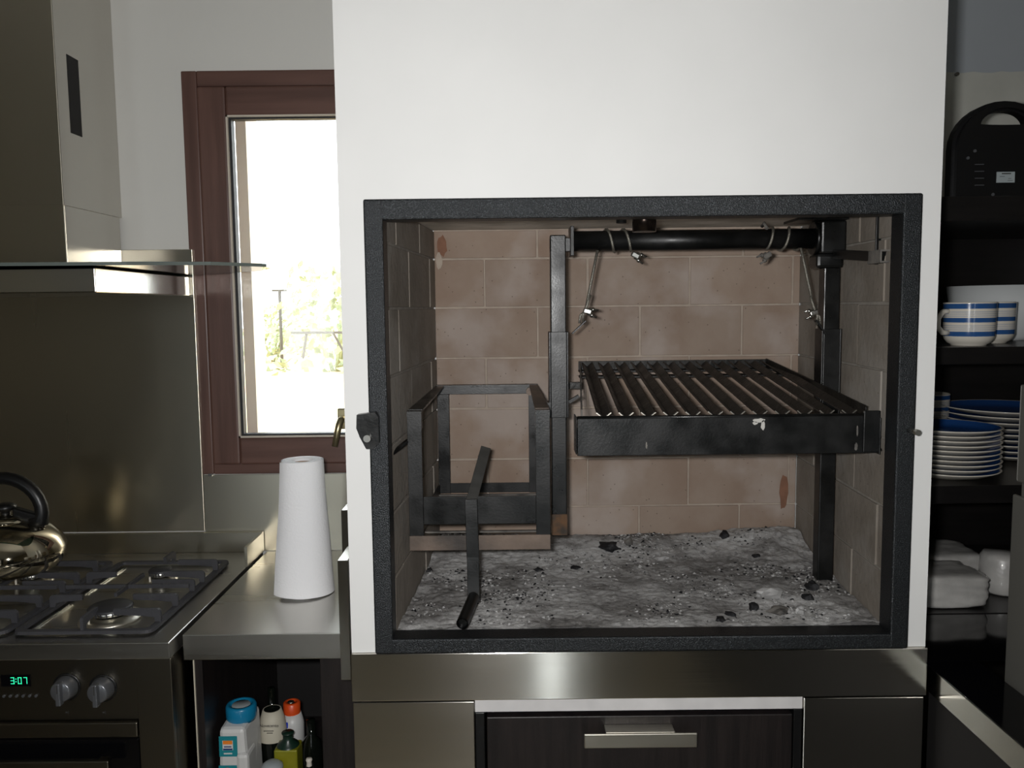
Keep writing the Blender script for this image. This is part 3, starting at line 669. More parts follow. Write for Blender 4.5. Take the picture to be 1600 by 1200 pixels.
# ------------------------------------------------------------------ stainless base under the fireplace
bc = thing('fireplace_base_cabinet', 'brushed steel base cabinet under the white chimney breast', 'cabinet', (0, .1, 0))
part(MB().box(BX0-.001, BX1+.002, -.006, .0, .816, .9, None, .0015).box(BX0, BX1, 0, .6, .885, .9), 'fascia', M['steel_v'], bc)
part(MB().box(BX0, -.285, -.002, .58, .05, .812, None, .0015), 'side_panel', M['steel_v'], bc)
part(MB().box(.281, BX1, -.002, .58, .05, .812, None, .0015), 'side_panel', M['steel_v'], bc)
part(MB().box(-.284, .280, .003, .02, .791, .813), 'white_rail', M['whiteboard'], bc)
part(MB().box(-.284, .280, .57, .58, .05, .79), 'back_board', M['dark_in'], bc)
part(MB().box(-.284, -.268, .0035, .56, .05, .789, None, .001), 'runner_frame', M['black'], bc)
part(MB().box(.266, .280, .0035, .56, .05, .789, None, .001), 'runner_frame', M['black'], bc)
dr = part(MB().box(-.264, .262, -.001, .018, .48, .783, None, .0015), 'drawer', M['wenge'], bc)
part(MB().box(-.264, .262, .0185, .021, .7835, .789), 'edge_tape', M['purple'], bc, par=dr)
part(MB().box(-.264, .262, -.001, .018, .06, .475, None, .0015), 'lower_front', M['wenge'], bc)
hd = MB().box(-.099, .092, -.032, -.028, .742, .767, None, .0015).box(-.062, .055, -.028, -.001, .763, .768, None, .001)
part(hd, 'handle', M['satin'], bc, 'satin steel bar handle', par=dr)

# ------------------------------------------------------------------ worktop on the left with open niche below
wt = solid(MB().box(-.817, BX0-.001, .088, .606, .880, .9, None, .0015).box(-.817, BX0-.001, .086, .091, .853, .9, None, .001), 'worktop', M['steel_top'],
           'brushed steel worktop between the cooker and the chimney breast', 'worktop')
nc = thing('open_base_cabinet', 'dark wenge open cabinet under the left steel worktop', 'cabinet', (-.65, .3, 0))
part(MB().box(-.812, -.797, .12, .6, .05, .851), 'side_panel', M['wenge'], nc)
part(MB().box(-.8125, -.8105, .116, .1195, .05, .851), 'peeling_edge', M['labelcream'], nc)
part(MB().box(-.573, -.498, .10, .6, .05, .851, None, .001), 'side_panel', M['wenge'], nc)
part(MB().box(-.797, -.573, .585, .6, .05, .851), 'back_board', M['dark_in'], nc)
part(MB().box(-.797, -.573, .12, .585, .47, .49), 'shelf', M['wenge'], nc)
part(MB().box(-.797, -.573, .12, .585, .05, .07), 'bottom_board', M['wenge'], nc)
# side splash panels beside the breast
solid(MB().box(-.548, BX0-.002, .205, .50, .9015, 1.098, None, .001), 'splash_box', M['steel_s'], 'tall folded steel side splash on the worktop against the breast', 'splash panel')
solid(MB().box(-.513, BX0-.002, -.0, .0845, .852, 1.062, None, .001), 'splash_box', M['steel_s'], 'narrow steel side splash at the front corner of the breast', 'splash panel')

# splashbacks on the wall
solid(MB().box(-1.75, -.965, .604, .6195, .953, 1.630, None, .001), 'cooker_splashback', M['steel_w'], 'tall brushed steel splashback behind the cooker, under the hood', 'splashback')
solid(MB().box(-.9645, BX0-.001, .607, .6115, .9005, 1.0895, None, .0005), 'low_splashback', M['steel_w'], 'low steel splashback under the brown window', 'splashback')
solid(MB().box(-.9495, -.940, .600, .6065, 1.088, 1.094), 'steel_clip', M['chrome'], 'tiny steel clip at the top edge of the low splashback', 'clip')

# ------------------------------------------------------------------ cooker
CX0, CX1 = -1.72, -.825
co = thing('cooker', 'stainless steel gas cooker with a digital clock and cast iron pan grates', 'cooker', (-1.27, .3, 0))
part(MB().box(CX0, CX1, .062, .60, .08, .872), 'body', M['steel_dark'], co)
part(MB().box(CX0, CX1, .047, .60, .8725, .9025, None, .0015), 'hob_top', M['steel_top'], co)
part(MB().box(CX0, CX1, .052, .062, .8722, .8727), 'hob_edge', M['steel_dark'], co)
part(MB().box(-.888, CX1, .050, .0615, .08, .872, None, .001), 'corner_column', M['steel_dark'], co)
part(MB().box(CX0, -.889, .055, .0615, .758, .872, None, .001), 'control_panel', M['steel_dark'], co)
part(MB().box(CX0, -.889, .046, .0615, .729, .756, None, .002), 'panel_ridge', M['steel_dark'], co)
od = part(MB().box(CX0, -.891, .053, .0615, .16, .722, None, .001), 'oven_door', M['blackgloss'], co, 'black glass oven door')
part(MB().box(CX0, -.93, .018, .026, .670, .700, None, .002).box(-.96, -.945, .026, .053, .68, .69), 'door_handle', M['steel_dark'], co, par=od)
part(MB().box(CX0, -.94, .0515, .053, .22, .64), 'door_window', M['dark_in'], co, par=od)
part(MB().box(CX0, -.822, .590, .603, .9028, .951, None, .001).box(-.828, -.822, .475, .5898, .9028, .949), 'backguard', M['steel_w'], co)
dp_ = part(MB().box(-1.131, -1.078, .0535, .055, .822, .843), 'display', M['blackgloss'], co)
# clock digits
b = MB()
SEG = {'3': 'abgcd', '0': 'abcdef', '7': 'abc'}
def digit(ch, x, z, h=.0125, w_=.0068, t_=.0014, y=.0533):
    a = {'a': (0, h-t_, w_, h), 'd': (0, 0, w_, t_), 'g': (0, h/2-t_/2, w_, h/2+t_/2), 'f': (0, h/2, t_, h), 'b': (w_-t_, h/2, w_, h), 'e': (0, 0, t_, h/2), 'c': (w_-t_, 0, w_, h/2)}
    for s_ in SEG[ch]:
        q = a[s_]; b.box(x+q[0]+.0002, x+q[2]-.0002, y-.0003, y, z+q[1]+.0002, z+q[3]-.0002)
digit('3', -1.1135, .8265); digit('0', -1.1005, .8265); digit('7', -1.0905, .8265)
for zz in (.8300, .8350): b.box(-1.1045, -1.1030, .053, .0533, zz, zz+.0016)
part(b, 'clock_digits', M['led'], co, 'glowing green clock reading 3:07', par=dp_)
for i in range(6):
    x = -1.131+i*.0115+.004
    part(MB().tube([(x, .055, .8045), (x, .0515, .8045)], .0026, seg=10), 'button', M['grey_pl'], co)
for (px, py) in ((100, 1077), (157, 1079), (-60, 1075)):
    c = at(px, py, .045)
    kn = MB(); T = Matrix.Translation((c.x, .055, c.z)) @ Matrix.Rotation(PI/2, 4, 'X')
    kn.lathe([(0, 0), (.0215, 0), (.0215, .004), (.0195, .012), (.018, .022), (.016, .0235), (0, .0235)], M4=T, seg=32)
    kb = part(kn, 'knob', M['grey_pl'], co)
    part(MB().box(c.x-.0045, c.x+.0045, .0225, .036, c.z-.0215, c.z+.0195, None, .002), 'grip', M['grey_pl'], co, par=kb)
    part(MB().box(c.x-.0006, c.x+.0006, .0218, .0228, c.z+.002, c.z+.018), 'pointer', M['ink'], co, par=kb)
    part(MB().lathe([(.0225, 0), (.025, 0), (.025, .0015), (.0225, .0015)], M4=Matrix.Translation((c.x, .055, c.z)) @ Matrix.Rotation(PI/2, 4, 'X'), seg=32), 'bezel', M['black'], co, par=kb)
for i, px in enumerate((105, 163)):
    c = at(px, 1113, .055); b = MB()
    b.box(c.x-.003, c.x+.001, .0545, .0549, c.z-.0015, c.z+.0015).box(c.x+.002, c.x+.003, .0545, .0549, c.z-.003, c.z+.003)
    part(b, 'burner_mark', M['ink'], co)
# burners
def burner(x, y, r):
    u = MB(); z = .9027
    u.lathe([(0, z), (r*1.45, z), (r*1.4, z+.004), (r*1.05, z+.009), (r*.8, z+.0095)], (x, y, 0), M['satin'], 40)
    bo = part(u, 'burner_cup', None, co)
    u = MB(); u.lathe([(r*.72, z+.007), (r*.78, z+.012), (r*.95, z+.014), (r*.95, z+.021), (r*.9, z+.022)], (x, y, 0), M['chrome'], 36)
    for k in range(24):
        a = 2*PI*k/24; u.box(-.0006, .0006, -.0012, .0012, 0, .007, M['capblack'], 0, Matrix.Translation((x+math.cos(a)*r*.955, y+math.sin(a)*r*.955, z+.0142)) @ Matrix.Rotation(a, 4, 'Z'))
    part(u, 'flame_ring', None, co, par=bo)
    part(MB().lathe([(r*1.0, z+.0215), (r*1.02, z+.0235), (r*.9, z+.027), (0, z+.0275)], (x, y, 0), None, 36), 'burner_cap', M['capblack'], co, par=bo)
    part(MB().tube([(x-r*.5, y-r*1.1, z+.002), (x-r*.5, y-r*1.1, z+.017)], .0022, seg=8), 'igniter', M['ceramic'], co, par=bo)
burner(-.984, .165, .040); burner(-.982, .385, .024)
burner(-1.262, .155, .030); burner(-1.262, .385, .030)
# pan grates, one per pair of burners
def grate(xc):
    x0, x1, y0, y1, z = xc-.128, xc+.128, .078, .500, .9065
    rim = MB()
    # flat rim with rounded corners
    def rr(a0, a1, b0, b1, r, n=5):
        o = []
        for (cx, cy, st) in ((a1-r, b1-r, 0), (a0+r, b1-r, 1), (a0+r, b0+r, 2), (a1-r, b0+r, 3)):
            for k in range(n+1): a = (st+k/n)*PI/2; o.append((cx+r*math.cos(a), cy+r*math.sin(a)))
        return o
    O, I = rr(x0, x1, y0, y1, .018), rr(x0+.013, x1-.013, y0+.013, y1-.013, .008)
    n_ = len(O)
    for (za, zb) in ((z, z+.006),):
        vo0 = [rim.b.verts.new((p[0], p[1], za)) for p in O]; vi0 = [rim.b.verts.new((p[0], p[1], za)) for p in I]
        vo1 = [rim.b.verts.new((p[0]-.001*(1 if p[0] > xc else -1), p[1], zb)) for p in O]; vi1 = [rim.b.verts.new((p[0], p[1], zb)) for p in I]
        for k in range(n_):
            k2 = (k+1) % n_
            rim.b.faces.new((vo0[k], vo0[k2], vo1[k2], vo1[k])); rim.b.faces.new((vi0[k2], vi0[k], vi1[k], vi1[k2]))
            rim.b.faces.new((vo1[k], vo1[k2], vi1[k2], vi1[k])); rim.b.faces.new((vo0[k2], vo0[k], vi0[k], vi0[k2]))
    g = tag(rim.build('pan_grate', M['cast'], None), None)
    g.parent = co; g.location = -co.location
    zt = z+.030
    def finger(a, b2, drop=True):   # upright flat bar from the rim (a) inward to b2, with a rounded shoulder over the rim
        a, b2 = Vector(a), Vector(b2); d = (b2-a).normalized(); nrm = Vector((-d.y, d.x, 0))*.003; Ln = (b2-a).length
        prof = [(0, z+.004), (0, zt-.006), (.002, zt-.002), (.006, zt), (Ln, zt), (Ln, zt-.011), (Ln*.45, zt-.013), (.012, zt-.016), (.010, z+.004)]
        m = MB(); m.prism([(a.x+d.x*s_-nrm.x, a.y+d.y*s_-nrm.y, h_) for s_, h_ in prof], nrm*2)
        o = m.build('finger', M['cast'], g)
    for yy in (.125, .205, .290, .345, .425):
        finger((x1-.003, yy, 0), (xc+.038, yy, 0))
        if yy in (.205, .345): finger((x0+.003, yy, 0), (xc-.062, yy, 0))
    for yy, s_ in ((y0+.003, 1), (y1-.003, -1)):
        finger((xc, yy, 0), (xc, yy+s_*.055, 0))
    m = MB(); m.bar((x0+.004, .262, zt-.004), (x1-.004, .262, zt-.004), .006, .008, bev=.0005); m.build('cross_bar', M['cast'], g)
    m = MB(); m.bar((xc, .262, zt-.004), (xc, .21, zt-.004), .006, .008, bev=.0005); m.build('cross_bar', M['cast'], g)
    m = MB(); m.bar((xc, .262, zt-.004), (xc, .335, zt-.004), .006, .008, bev=.0005); m.build('cross_bar', M['cast'], g)
    return g
grate(-.996); grate(-1.262)
# raised bright rims pressed into the hob
for xc in (-.996, -1.262):
    b = MB()
    for dx in (-.108, -.102): b.bar((xc+dx, .10, .9035), (xc+dx, .24, .9035), .002, .002); b.bar((xc+dx, .30, .9035), (xc+dx, .47, .9035), .002, .002)
    part(b, 'pressed_ridge', M['chrome'], co)

# ------------------------------------------------------------------ kettle
kc = atz(8, 895, .937); KX, KY, KZ = kc.x, .36, .9375
KX = at(14, 880, KY).x
ke = thing('kettle', 'polished steel kettle with a black arched handle on the left burner', 'kettle', (KX, KY, KZ))
KS = 1.0
pf = [(0, .0), (.082, .0), (.092, .004), (.104, .016), (.112, .034), (.112, .048), (.103, .070), (.085, .090), (.060, .104), (.044, .109)]
part(MB().lathe(pf, (KX, KY, KZ), None, 56), 'body', M['mirror'], ke)
part(MB().lathe([(.046, .106), (.048, .110), (.034, .119), (.012, .123), (0, .1235)], (KX, KY, KZ), None, 40), 'lid', M['mirror'], ke)
part(MB().lathe([(.010, .123), (.009, .128), (.020, .133), (.022, .139), (.014, .145), (0, .146)], (KX, KY, KZ), None, 28), 'lid_knob', M['black'], ke)
hp = []
for k in range(17):
    a = PI*(k/16)*1.06 - .22
    hp.append((KX+.082*math.cos(a)-.004, KY, KZ+.125+.075*math.sin(a)))
hp = [(KX+.058, KY, KZ+.103)]+hp
part(MB().tube(hp, [.016]*2+[.0135]*(len(hp)-2), seg=14), 'handle', M['black'], ke)
part(MB().hexa([(KX+.02, KY-.012, KZ+.113), (KX+.02, KY-.012, KZ+.138), (KX+.02, KY+.012, KZ+.113), (KX+.02, KY+.012, KZ+.138), (KX+.084, KY-.010, KZ+.092), (KX+.084, KY-.010, KZ+.118), (KX+.084, KY+.010, KZ+.092), (KX+.084, KY+.010, KZ+.118)], None, .005), 'handle_mount', M['black'], ke)
part(MB().tube([(KX-.085, KY, KZ+.05), (KX-.115, KY, KZ+.08), (KX-.135, KY, KZ+.105)], [.02, .015, .012], seg=16), 'spout', M['mirror'], ke)

# ------------------------------------------------------------------ paper towel roll
tw = thing('paper_towel_roll', 'white paper towel roll standing on the steel worktop', 'paper towel', (-.648, .315, .901))
cx, cy, z0, z1 = -.648, .315, .9008, 1.178
b = MB(); turns = 2.05; nn = 90; levels = 14
grid = []
for j in range(levels+1):
    v = j/levels; row = []
    for i in range(nn+1):
        u = i/nn; a = -2.2-u*turns*2*PI
        flare = (.011+.009*(u)**2)*(1-v)**1.3
        r = .0405+.0035*u + flare*(.6+.4*u) + .001*math.sin(v*9+u*5)*(1-v)
        if u > .93: r += (u-.93)*.10*(1-.5*v)
        row.append(b.b.verts.new((cx+r*math.cos(a), cy+r*math.sin(a), z0+(z1-z0)*v + (.006*(1-v)*max(0, u-.8)/.2))))
    grid.append(row)
for j in range(levels):
    for i in range(nn): f = b.b.faces.new((grid[j][i], grid[j][i+1], grid[j+1][i+1], grid[j+1][i])); f.smooth = True
part(b, 'loose_sheet', M['paper'], tw)
b = MB(); b.lathe([(.0185, z0+.001), (.039, z0+.001), (.0405, z0+.01), (.0395, z1-.003), (.037, z1), (.0215, z1-.001), (.0205, z1-.02), (.0185, z0+.001)], (cx, cy, 0), None, 48)
part(b, 'roll', M['paper'], tw)
part(MB().lathe([(.019, z0+.002), (.0203, z0+.002), (.0203, z1-.006), (.019, z1-.006), (.019, z0+.002)], (cx, cy, 0), None, 32), 'cardboard_core', M['card'], tw)

# ------------------------------------------------------------------ range hood
hx = -1.131
hd = thing('range_hood', 'stainless steel chimney hood with a curved glass canopy above the cooker', 'hood', (-1.35, .4, 1.52))
part(MB().box(-1.45, hx-.001, .362, .603, 1.585, 1.705, None, .001), 'lower_flue', M['steel_w'], hd)
part(MB().box(-1.447, hx-.003, .365, .6195, 1.7055, ZC-.001, None, .001), 'upper_flue', M['steel_w'], hd)
part(MB().box(hx-.0010, hx-.0002, .364, .602, 1.586, 1.7045), 'side_sheet', M['steel_s'], hd)
part(MB().box(hx-.003, hx-.0022, .366, .6195, 1.706, ZC-.002), 'side_sheet', M['steel_s'], hd)
part(MB().box(hx-.0024, hx-.0014, .41, .455, 1.86, 2.02), 'dark_reflection', M['dark_in'], hd)  # dark reflection on the flue side, painted as a thin patch
part(MB().box(-1.72, -.975, .16, .603, 1.521, 1.566, None, .002), 'hood_body', M['steel_s'], hd)
pts = [(-1.75, .603), (-.965, .603)]
for k in range(12):
    a = k/11; pts.append((-.955+.27*math.sin(a*PI/2)**1.3*1.0, .60-.30*a-.06*a*a))
pts += [(-.76, .155), (-.90, .125), (-1.2, .105), (-1.75, .105)]
part(MB().prism([(x, y, 1.568) for x, y in pts], (0, 0, .006)), 'glass_canopy', M['hoodglass'], hd)
b = MB()
for (p_, q_) in zip(pts[2:-1], pts[3:]):
    b.bar((p_[0], p_[1], 1.571), (q_[0], q_[1], 1.571), .0012, .0062, up=(0, 0, 1))
part(b, 'glass_edge', M['glassedge'], hd)

# ------------------------------------------------------------------ bottles in the niche (their shelf is at z .49)
def contA():
    r = thing('white_container', 'white plastic container with teal labels and a blue cap', 'container', (-.762, .20, .4905))
    z0 = .4905; y0, y1 = .155, .245
    xa, xb_ = -.7935, -.728; z1 = .690
    b = MB(); b.hexa([(xa, y0, z0), (xa+.006, y0+.006, z1-.008), (xa, y1, z0), (xa+.01, y1, z1), (xb_, y0, z0), (xb_-.010, y0+.006, z1-.008), (xb_, y1, z0), (xb_-.004, y1, z1)], None, .008)
    part(b, 'body', M['cont'], r)
    part(MB().box(xb_-.026, xb_-.002, y0-.003, y0+.05, z0+.02, z1-.055, None, .007), 'grip_bulge', M['cont'], r)
    c = (-.757, .205)
    part(MB().lathe([(.0, z1-.01), (.027, z1-.01), (.0295, z1-.002), (.0295, z1+.018), (.027, z1+.022), (.021, z1+.022), (.020, z1+.017), (0, z1+.017)], (c[0], c[1], 0), None, 36), 'cap', M['cyan'], r)
    part(MB().lathe([(0, z1+.0175), (.019, z1+.0175), (.017, z1+.021), (0, z1+.0195)], (c[0], c[1], 0), None, 24), 'foil_seal', M['label'], r)
    sl = .006/(z1-z0)
    def plate(x0, x1, za, zb, m, nm, off):
        ya, yb = y0+sl*(za-z0)-off, y0+sl*(zb-z0)-off
        return part(MB().hexa([(x0, ya, za), (x0, yb, zb), (x0, ya+.0008, za), (x0, yb+.0008, zb), (x1, ya, za), (x1, yb, zb), (x1, ya+.0008, za), (x1, yb+.0008, zb)]), nm, m, r)
    plate(-.787, -.752, .628, .668, M['teal'], 'teal_label', .0012)
    plate(-.780, -.760, .641, .660, M['whiteboard'], 'logo_patch', .0020)
    plate(-.779, -.761, .653, .660, M['orange2'], 'logo_patch', .0026)
    plate(-.779, -.761, .6415, .6445, M['navy'], 'logo_patch', .0026)
    plate(-.777, -.763, .647, .649, M['navy'], 'logo_patch', .0026)
    plate(-.778, -.762, .633, .6355, M['whiteboard'], 'logo_patch', .0020)
    plate(-.789, -.754, .560, .610, M['teal'], 'teal_label', .0012)
    plate(-.775, -.769, .600, .606, M['orange'], 'logo_patch', .0020)
    for zz in (.594, .590): plate(-.785, -.758, zz, zz+.001, M['navy'], 'logo_patch', .0020)
contA()
def bottle(name, lab, cat, px, py, Y, prof, m, zbase=.4905):
    p = at(px, py, Y); r = thing(name, lab, cat, (p.x, Y, zbase))
    part(MB().lathe(prof, (p.x, Y, 0), None, 32), 'glass_body', m, r); return r, p
p = at(425, 1108, .27); bx = p.x; bt = p.z
r = thing('pepper_bottle', 'bottle in a cream paper sleeve with a dark top behind the white container', 'bottle', (bx, .27, .4905))
part(MB().lathe([(0, .4905), (.027, .4905), (.027, bt-.045), (.024, bt-.02), (.017, bt), (.014, bt+.0), (.013, bt-.004), (0, bt-.004)], (bx, .27, 0), None, 32), 'glass_body', M['bottle'], r)
part(MB().lathe([(.0285, bt-.06), (.0280, bt-.044), (.0254, bt-.02), (.0185, bt+.0012), (.0165, bt+.001)], (bx, .27, 0), None, 32), 'paper_sleeve', M['labelcream'], r)
text_mesh('sleeve_lettering', 'Novecento', .0085, M['ink'], (bx+.001, .2432, bt-.022), (PI/2-.22, 0, 0), r)
b = MB(); b.box(bx-.010, bx+.010, .2410, .2429, bt-.0325, bt-.032).box(bx-.004, bx+.008, .2410, .2429, bt-.037, bt-.0365); part(b, 'sleeve_lines', M['ink'], r)
p = at(456, 1103, .31)
r = thing('spice_jar', 'clear jar with an orange cap behind the oil tin', 'jar', (p.x, .31, .4905))
part(MB().lathe([(0, .4905), (.024, .4905), (.024, p.z-.035), (.0185, p.z-.014), (0, p.z-.014)], (p.x, .31, 0), None, 28), 'jar_body', M['cont'], r)
part(MB().lathe([(.0175, p.z-.015), (.0175, p.z+.008), (.015, p.z+.010), (.009, p.z+.010), (.009, p.z+.008), (0, p.z+.008)], (p.x, .31, 0), None, 28), 'cap', M['orange'], r)
part(MB().lathe([(0, p.z+.0083), (.0085, p.z+.0083), (.006, p.z+.0105), (0, p.z+.0105)], (p.x-.002, .31, 0), None, 16), 'cap_print', M['satin'], r)
part(MB().box(p.x-.013, p.x-.003, .2855, .2865, p.z-.036, p.z-.024), 'blue_label', M['royal'], r)
p = at(450, 1155, .20)
r = thing('oil_tin', 'yellow green oil tin with a dark green spout in the niche', 'tin', (p.x, .20, .4905))
part(MB().box(p.x-.0235, p.x+.0225, .180, .222, .4905, p.z-.012, None, .003), 'tin_body', M['tin'], r)
T = Matrix.Translation((p.x, .20, 0))
part(MB().lathe([(.022, p.z-.0115), (.020, p.z-.008), (.010, p.z), (.0095, p.z+.012), (.012, p.z+.013), (.012, p.z+.015), (0, p.z+.015)], (p.x, .2, 0), None, 24), 'spout', M['tingreen'], r)
p = at(487, 1165, .24)
bottle('dark_bottle', 'nearly black glass bottle at the right end of the niche', 'bottle', 487, 1165, .26, [(0, .4905), (.022, .4905), (.022, p.z-.02), (.018, p.z), (.009, p.z+.012), (.009, p.z+.045), (.0, p.z+.045)], M['bottle'])
p = at(483, 1190, .165)
r = thing('cork_bottle', 'small bottle with a white stopper in front of the dark bottle', 'bottle', (p.x, .165, .4905))
part(MB().lathe([(0, .4905), (.017, .4905), (.017, p.z-.05), (.007, p.z-.03), (.007, p.z-.008), (0, p.z-.008)], (p.x, .165, 0), None, 24), 'glass_body', M['bottle'], r)
part(MB().lathe([(.0055, p.z-.008), (.005, p.z), (.0065, p.z+.004), (.005, p.z+.007), (0, p.z+.007)], (p.x, .165, 0), None, 16), 'stopper', M['ceramic'], r)
p = at(424, 1194, .16)
r = thing('jar_with_lid', 'low jar with a domed pale lid left of the oil tin', 'jar', (p.x, .165, .4905))
part(MB().lathe([(0, .4905), (.020, .4905), (.020, p.z-.008), (0, p.z-.008)], (p.x, .165, 0), None, 24), 'jar_body', M['bottle'], r)
part(MB().lathe([(.021, p.z-.009), (.020, p.z-.004), (.012, p.z+.002), (0, p.z+.003)], (p.x, .165, 0), None, 24), 'lid', M['label'], r)
p = at(424, 1078, .33)
bottle('slim_bottle', 'slim black bottle with a long neck behind the cream sleeved bottle', 'bottle', 424, 1078, .34, [(0, .4905), (.025, .4905), (.025, p.z-.10), (.008, p.z-.06), (.008, p.z), (0, p.z)], M['bottle'])

# ------------------------------------------------------------------ shelf unit on the right
SX0, SX1, SY0, SY1 = .500, 1.35, .25, .735
zt4, zt3, zt2, zt1 = 1.688, 1.398, 1.123, .862
su = thing('shelf_unit', 'tall black open shelf unit right of the chimney breast', 'shelf unit', (.9, .43, 0))
for z_, th in ((zt4, .047), (zt3, .034), (zt2, .036), (zt1, .050)):
    part(MB().box(SX0, SX1, SY0, SY1-.012, z_-th, z_, None, .001), 'shelf', M['blackshelf'], su)
part(MB().box(SX0, SX1, SY1-.012, SY1, .0, zt4), 'back_board', M['blackshelf'], su)
part(MB().box(SX1, SX1+.02, SY0, SY1, 0, zt4), 'side_panel', M['blackshelf'], su)
# sandwich press standing on end on the top shelf
sp_c = at(1553, 300, .34)
r = thing('sandwich_press', 'black sandwich press with a carry handle standing on the top shelf', 'appliance', (sp_c.x, .34, zt4))
W2, H2, zb = .103, .192, zt4+.001
outer = [(-W2, 0), (-W2, .10)] + [(-W2*math.cos(k/16*PI), .10+(H2-.10)*math.sin(k/16*PI)) for k in range(1, 16)] + [(W2, .10), (W2, 0)]
nn = 32
hole = [(.041*math.cos(2*PI*k/nn)*1.12, .146+(.027 if math.sin(2*PI*k/nn) > 0 else .002)*math.sin(2*PI*k/nn)) for k in range(nn)]
def plate_with_hole(outer, hole, ya, yb, m_, cx, zb):
    b = MB()
    faces = []
    for yy in (ya, yb):
        vo = [b.b.verts.new((cx+x, yy, zb+z)) for x, z in outer]; vh = [b.b.verts.new((cx+x, yy, zb+z)) for x, z in hole]
        eo = [b.b.edges.new((vo[i], vo[(i+1) % len(vo)])) for i in range(len(vo))]; eh = [b.b.edges.new((vh[i], vh[(i+1) % len(vh)])) for i in range(len(vh))]
        bmesh.ops.triangle_fill(b.b, edges=eo+eh, use_beauty=True); faces.append((vo, vh))
    for k in (0, 1):
        A, B = faces[0][k], faces[1][k]
        for i in range(len(A)): b.b.faces.new((A[i], A[(i+1) % len(A)], B[(i+1) % len(B)], B[i]))
    return b
part(plate_with_hole(outer, hole,   .315, .335, None, sp_c.x, zb), 'shell', M['black'], r)
part(plate_with_hole([(x*.93, z*.95+.003) for x, z in outer], [(x*1.12, (z-.146)*1.15+.146) for x, z in hole], .305, .315, None, sp_c.x, zb), 'front_cover', M['black'], r)
part(plate_with_hole([(x*.93, z*.95+.003) for x, z in outer], [(x*1.12, (z-.146)*1.15+.146) for x, z in hole], .335, .345, None, sp_c.x, zb), 'front_cover', M['black'], r)
for k in range(4):
    p = at(1530, 257+k*10.8, .305); part(MB().box(p.x-.009, p.x+.009, .3035, .305, p.z-.0007, p.z+.0007), 'vent_rib', M['grey_pl'], r)
p = at(1571, 277, .305); lb = part(MB().box(p.x-.018, p.x+.018, .304, .305, p.z-.0105, p.z+.0105), 'rating_label', M['label'], r)
b = MB()
for (xx, zz, ww) in ((-.008, .006, .018), (-.012, .001, .01), (.005, -.003, .006), (.004, -.007, .01)): b.box(p.x+xx, p.x+xx+ww, .3036, .304, p.z+zz, p.z+zz+(.0022 if zz == .006 else .0008))
part(b, 'label_print', M['ink'], r, par=lb)
for (px, py) in ((1512, 247), (1523, 236), (1551, 304)):
    p = at(px, py, .305); part(MB().tube([(p.x, .303, p.z), (p.x, .306, p.z)], .003, seg=10), 'screw', M['grey_pl'], r)
# mugs
def mug(name, lab, x, y, z, stripe_gap=True, sc=1.0):
    r = thing(name, lab, 'mug', (x, y, z), 'blue striped mugs')
    R_ = .0485; H = .087
    zs = [(0, .0), (.032, .0), (.033, .003), (.039, .006), (.0445, .013), (.0465, .0185)]
    b_lv = [(.0195, 0), (.0290, 1), (.0320, 0), (.0330, 2), (.0360, 0), (.0370, 2), (.0400, 0), (.0410, 2), (.0470, 0), (.0560, 1), (.0590, 0), (.0600, 2), (.0630, 0), (.0640, 2), (.0670, 0), (.0680, 2), (.0740, 0), (.0840, 1)]
    prof = list(zs); ms = [M['ceramic']]*(len(zs)-1); last = .0195
    prof.append((.0467, .0195)); ms.append(M['ceramic'])
    for zz, kd in b_lv[1:]:
        prof.append((.0467+(zz-.0195)*.028, zz)); ms.append(M['blue'] if kd == 1 else (M['bluethin'] if kd == 2 else M['ceramic']))
    prof += [(.0486, .0855), (.0478, .087), (.0462, .0855), (.044, .03), (.034, .010), (0, .008)]; ms += [M['ceramic']]*6
    part(MB().lathe([(a*sc, b2*sc) for a, b2 in prof], (x, y, z), None, 48, ms), 'mug_body', None, r)
    hp = [Vector((x-.046*sc, y-.008, z+.070*sc)), Vector((x-.060*sc, y-.012, z+.068*sc)), Vector((x-.070*sc, y-.014, z+.055*sc)), Vector((x-.070*sc, y-.014, z+.038*sc)), Vector((x-.060*sc, y-.012, z+.027*sc)), Vector((x-.045*sc, y-.008, z+.026*sc))]
    part(MB().tube(hp, .0055*sc, M['ceramic'], 10), 'handle', None, r)
    return r
m1 = at(1515, 536, .30)
mug('mug', 'front blue striped mug on the shelf under the sandwich press', m1.x, .305, zt3+.0005)
m2 = at(1584, 480, .40); mug('mug', 'blue striped mug behind and right of the front mug', m2.x-.0485, .402, zt3+.0005)
m3 = at(1484, 646, .62); mug('mug', 'blue striped mug beside the breast behind the stack of small plates', m3.x-.036, .655, zt2+.055)
o = thing('upturned_bowl', 'cream bowl upside down under the mug behind the small plates', 'bowl', (m3.x-.036, .655, zt2+.0005))
part(MB().lathe([(0, .053), (.026, .053), (.028, .050), (.038, .03), (.045, .0), (.042, .0), (.034, .03), (0, .048)], (m3.x-.036, .655, zt2+.0008), None, 40), 'bowl_body', M['ceramic'], o)
mb = at(1410, 535, .34)
o = solid(MB().lathe([(0, 0), (.03, 0), (.045, .012), (.05, .03), (.048, .03), (.043, .014), (0, .004)], (m1.x-.115, .36, zt3+.0005), M['ceramic'], 36), 'small_bowl', None, 'low cream bowl mostly hidden behind the breast beside the front mug', 'bowl')
# large white bowl
p = at(1493, 447, .56)
o = solid(MB().lathe([(0, 0), (.07, 0), (.075, .008), (.108, .05), (.120, p.z-zt3-.001), (.117, p.z-zt3-.001), (.104, .05), (.07, .014), (0, .008)], (p.x+.120, .575, zt3+.0005), None, 64), 'serving_bowl', M['ceramic_w'], 'large white serving bowl behind the striped mugs', 'bowl')
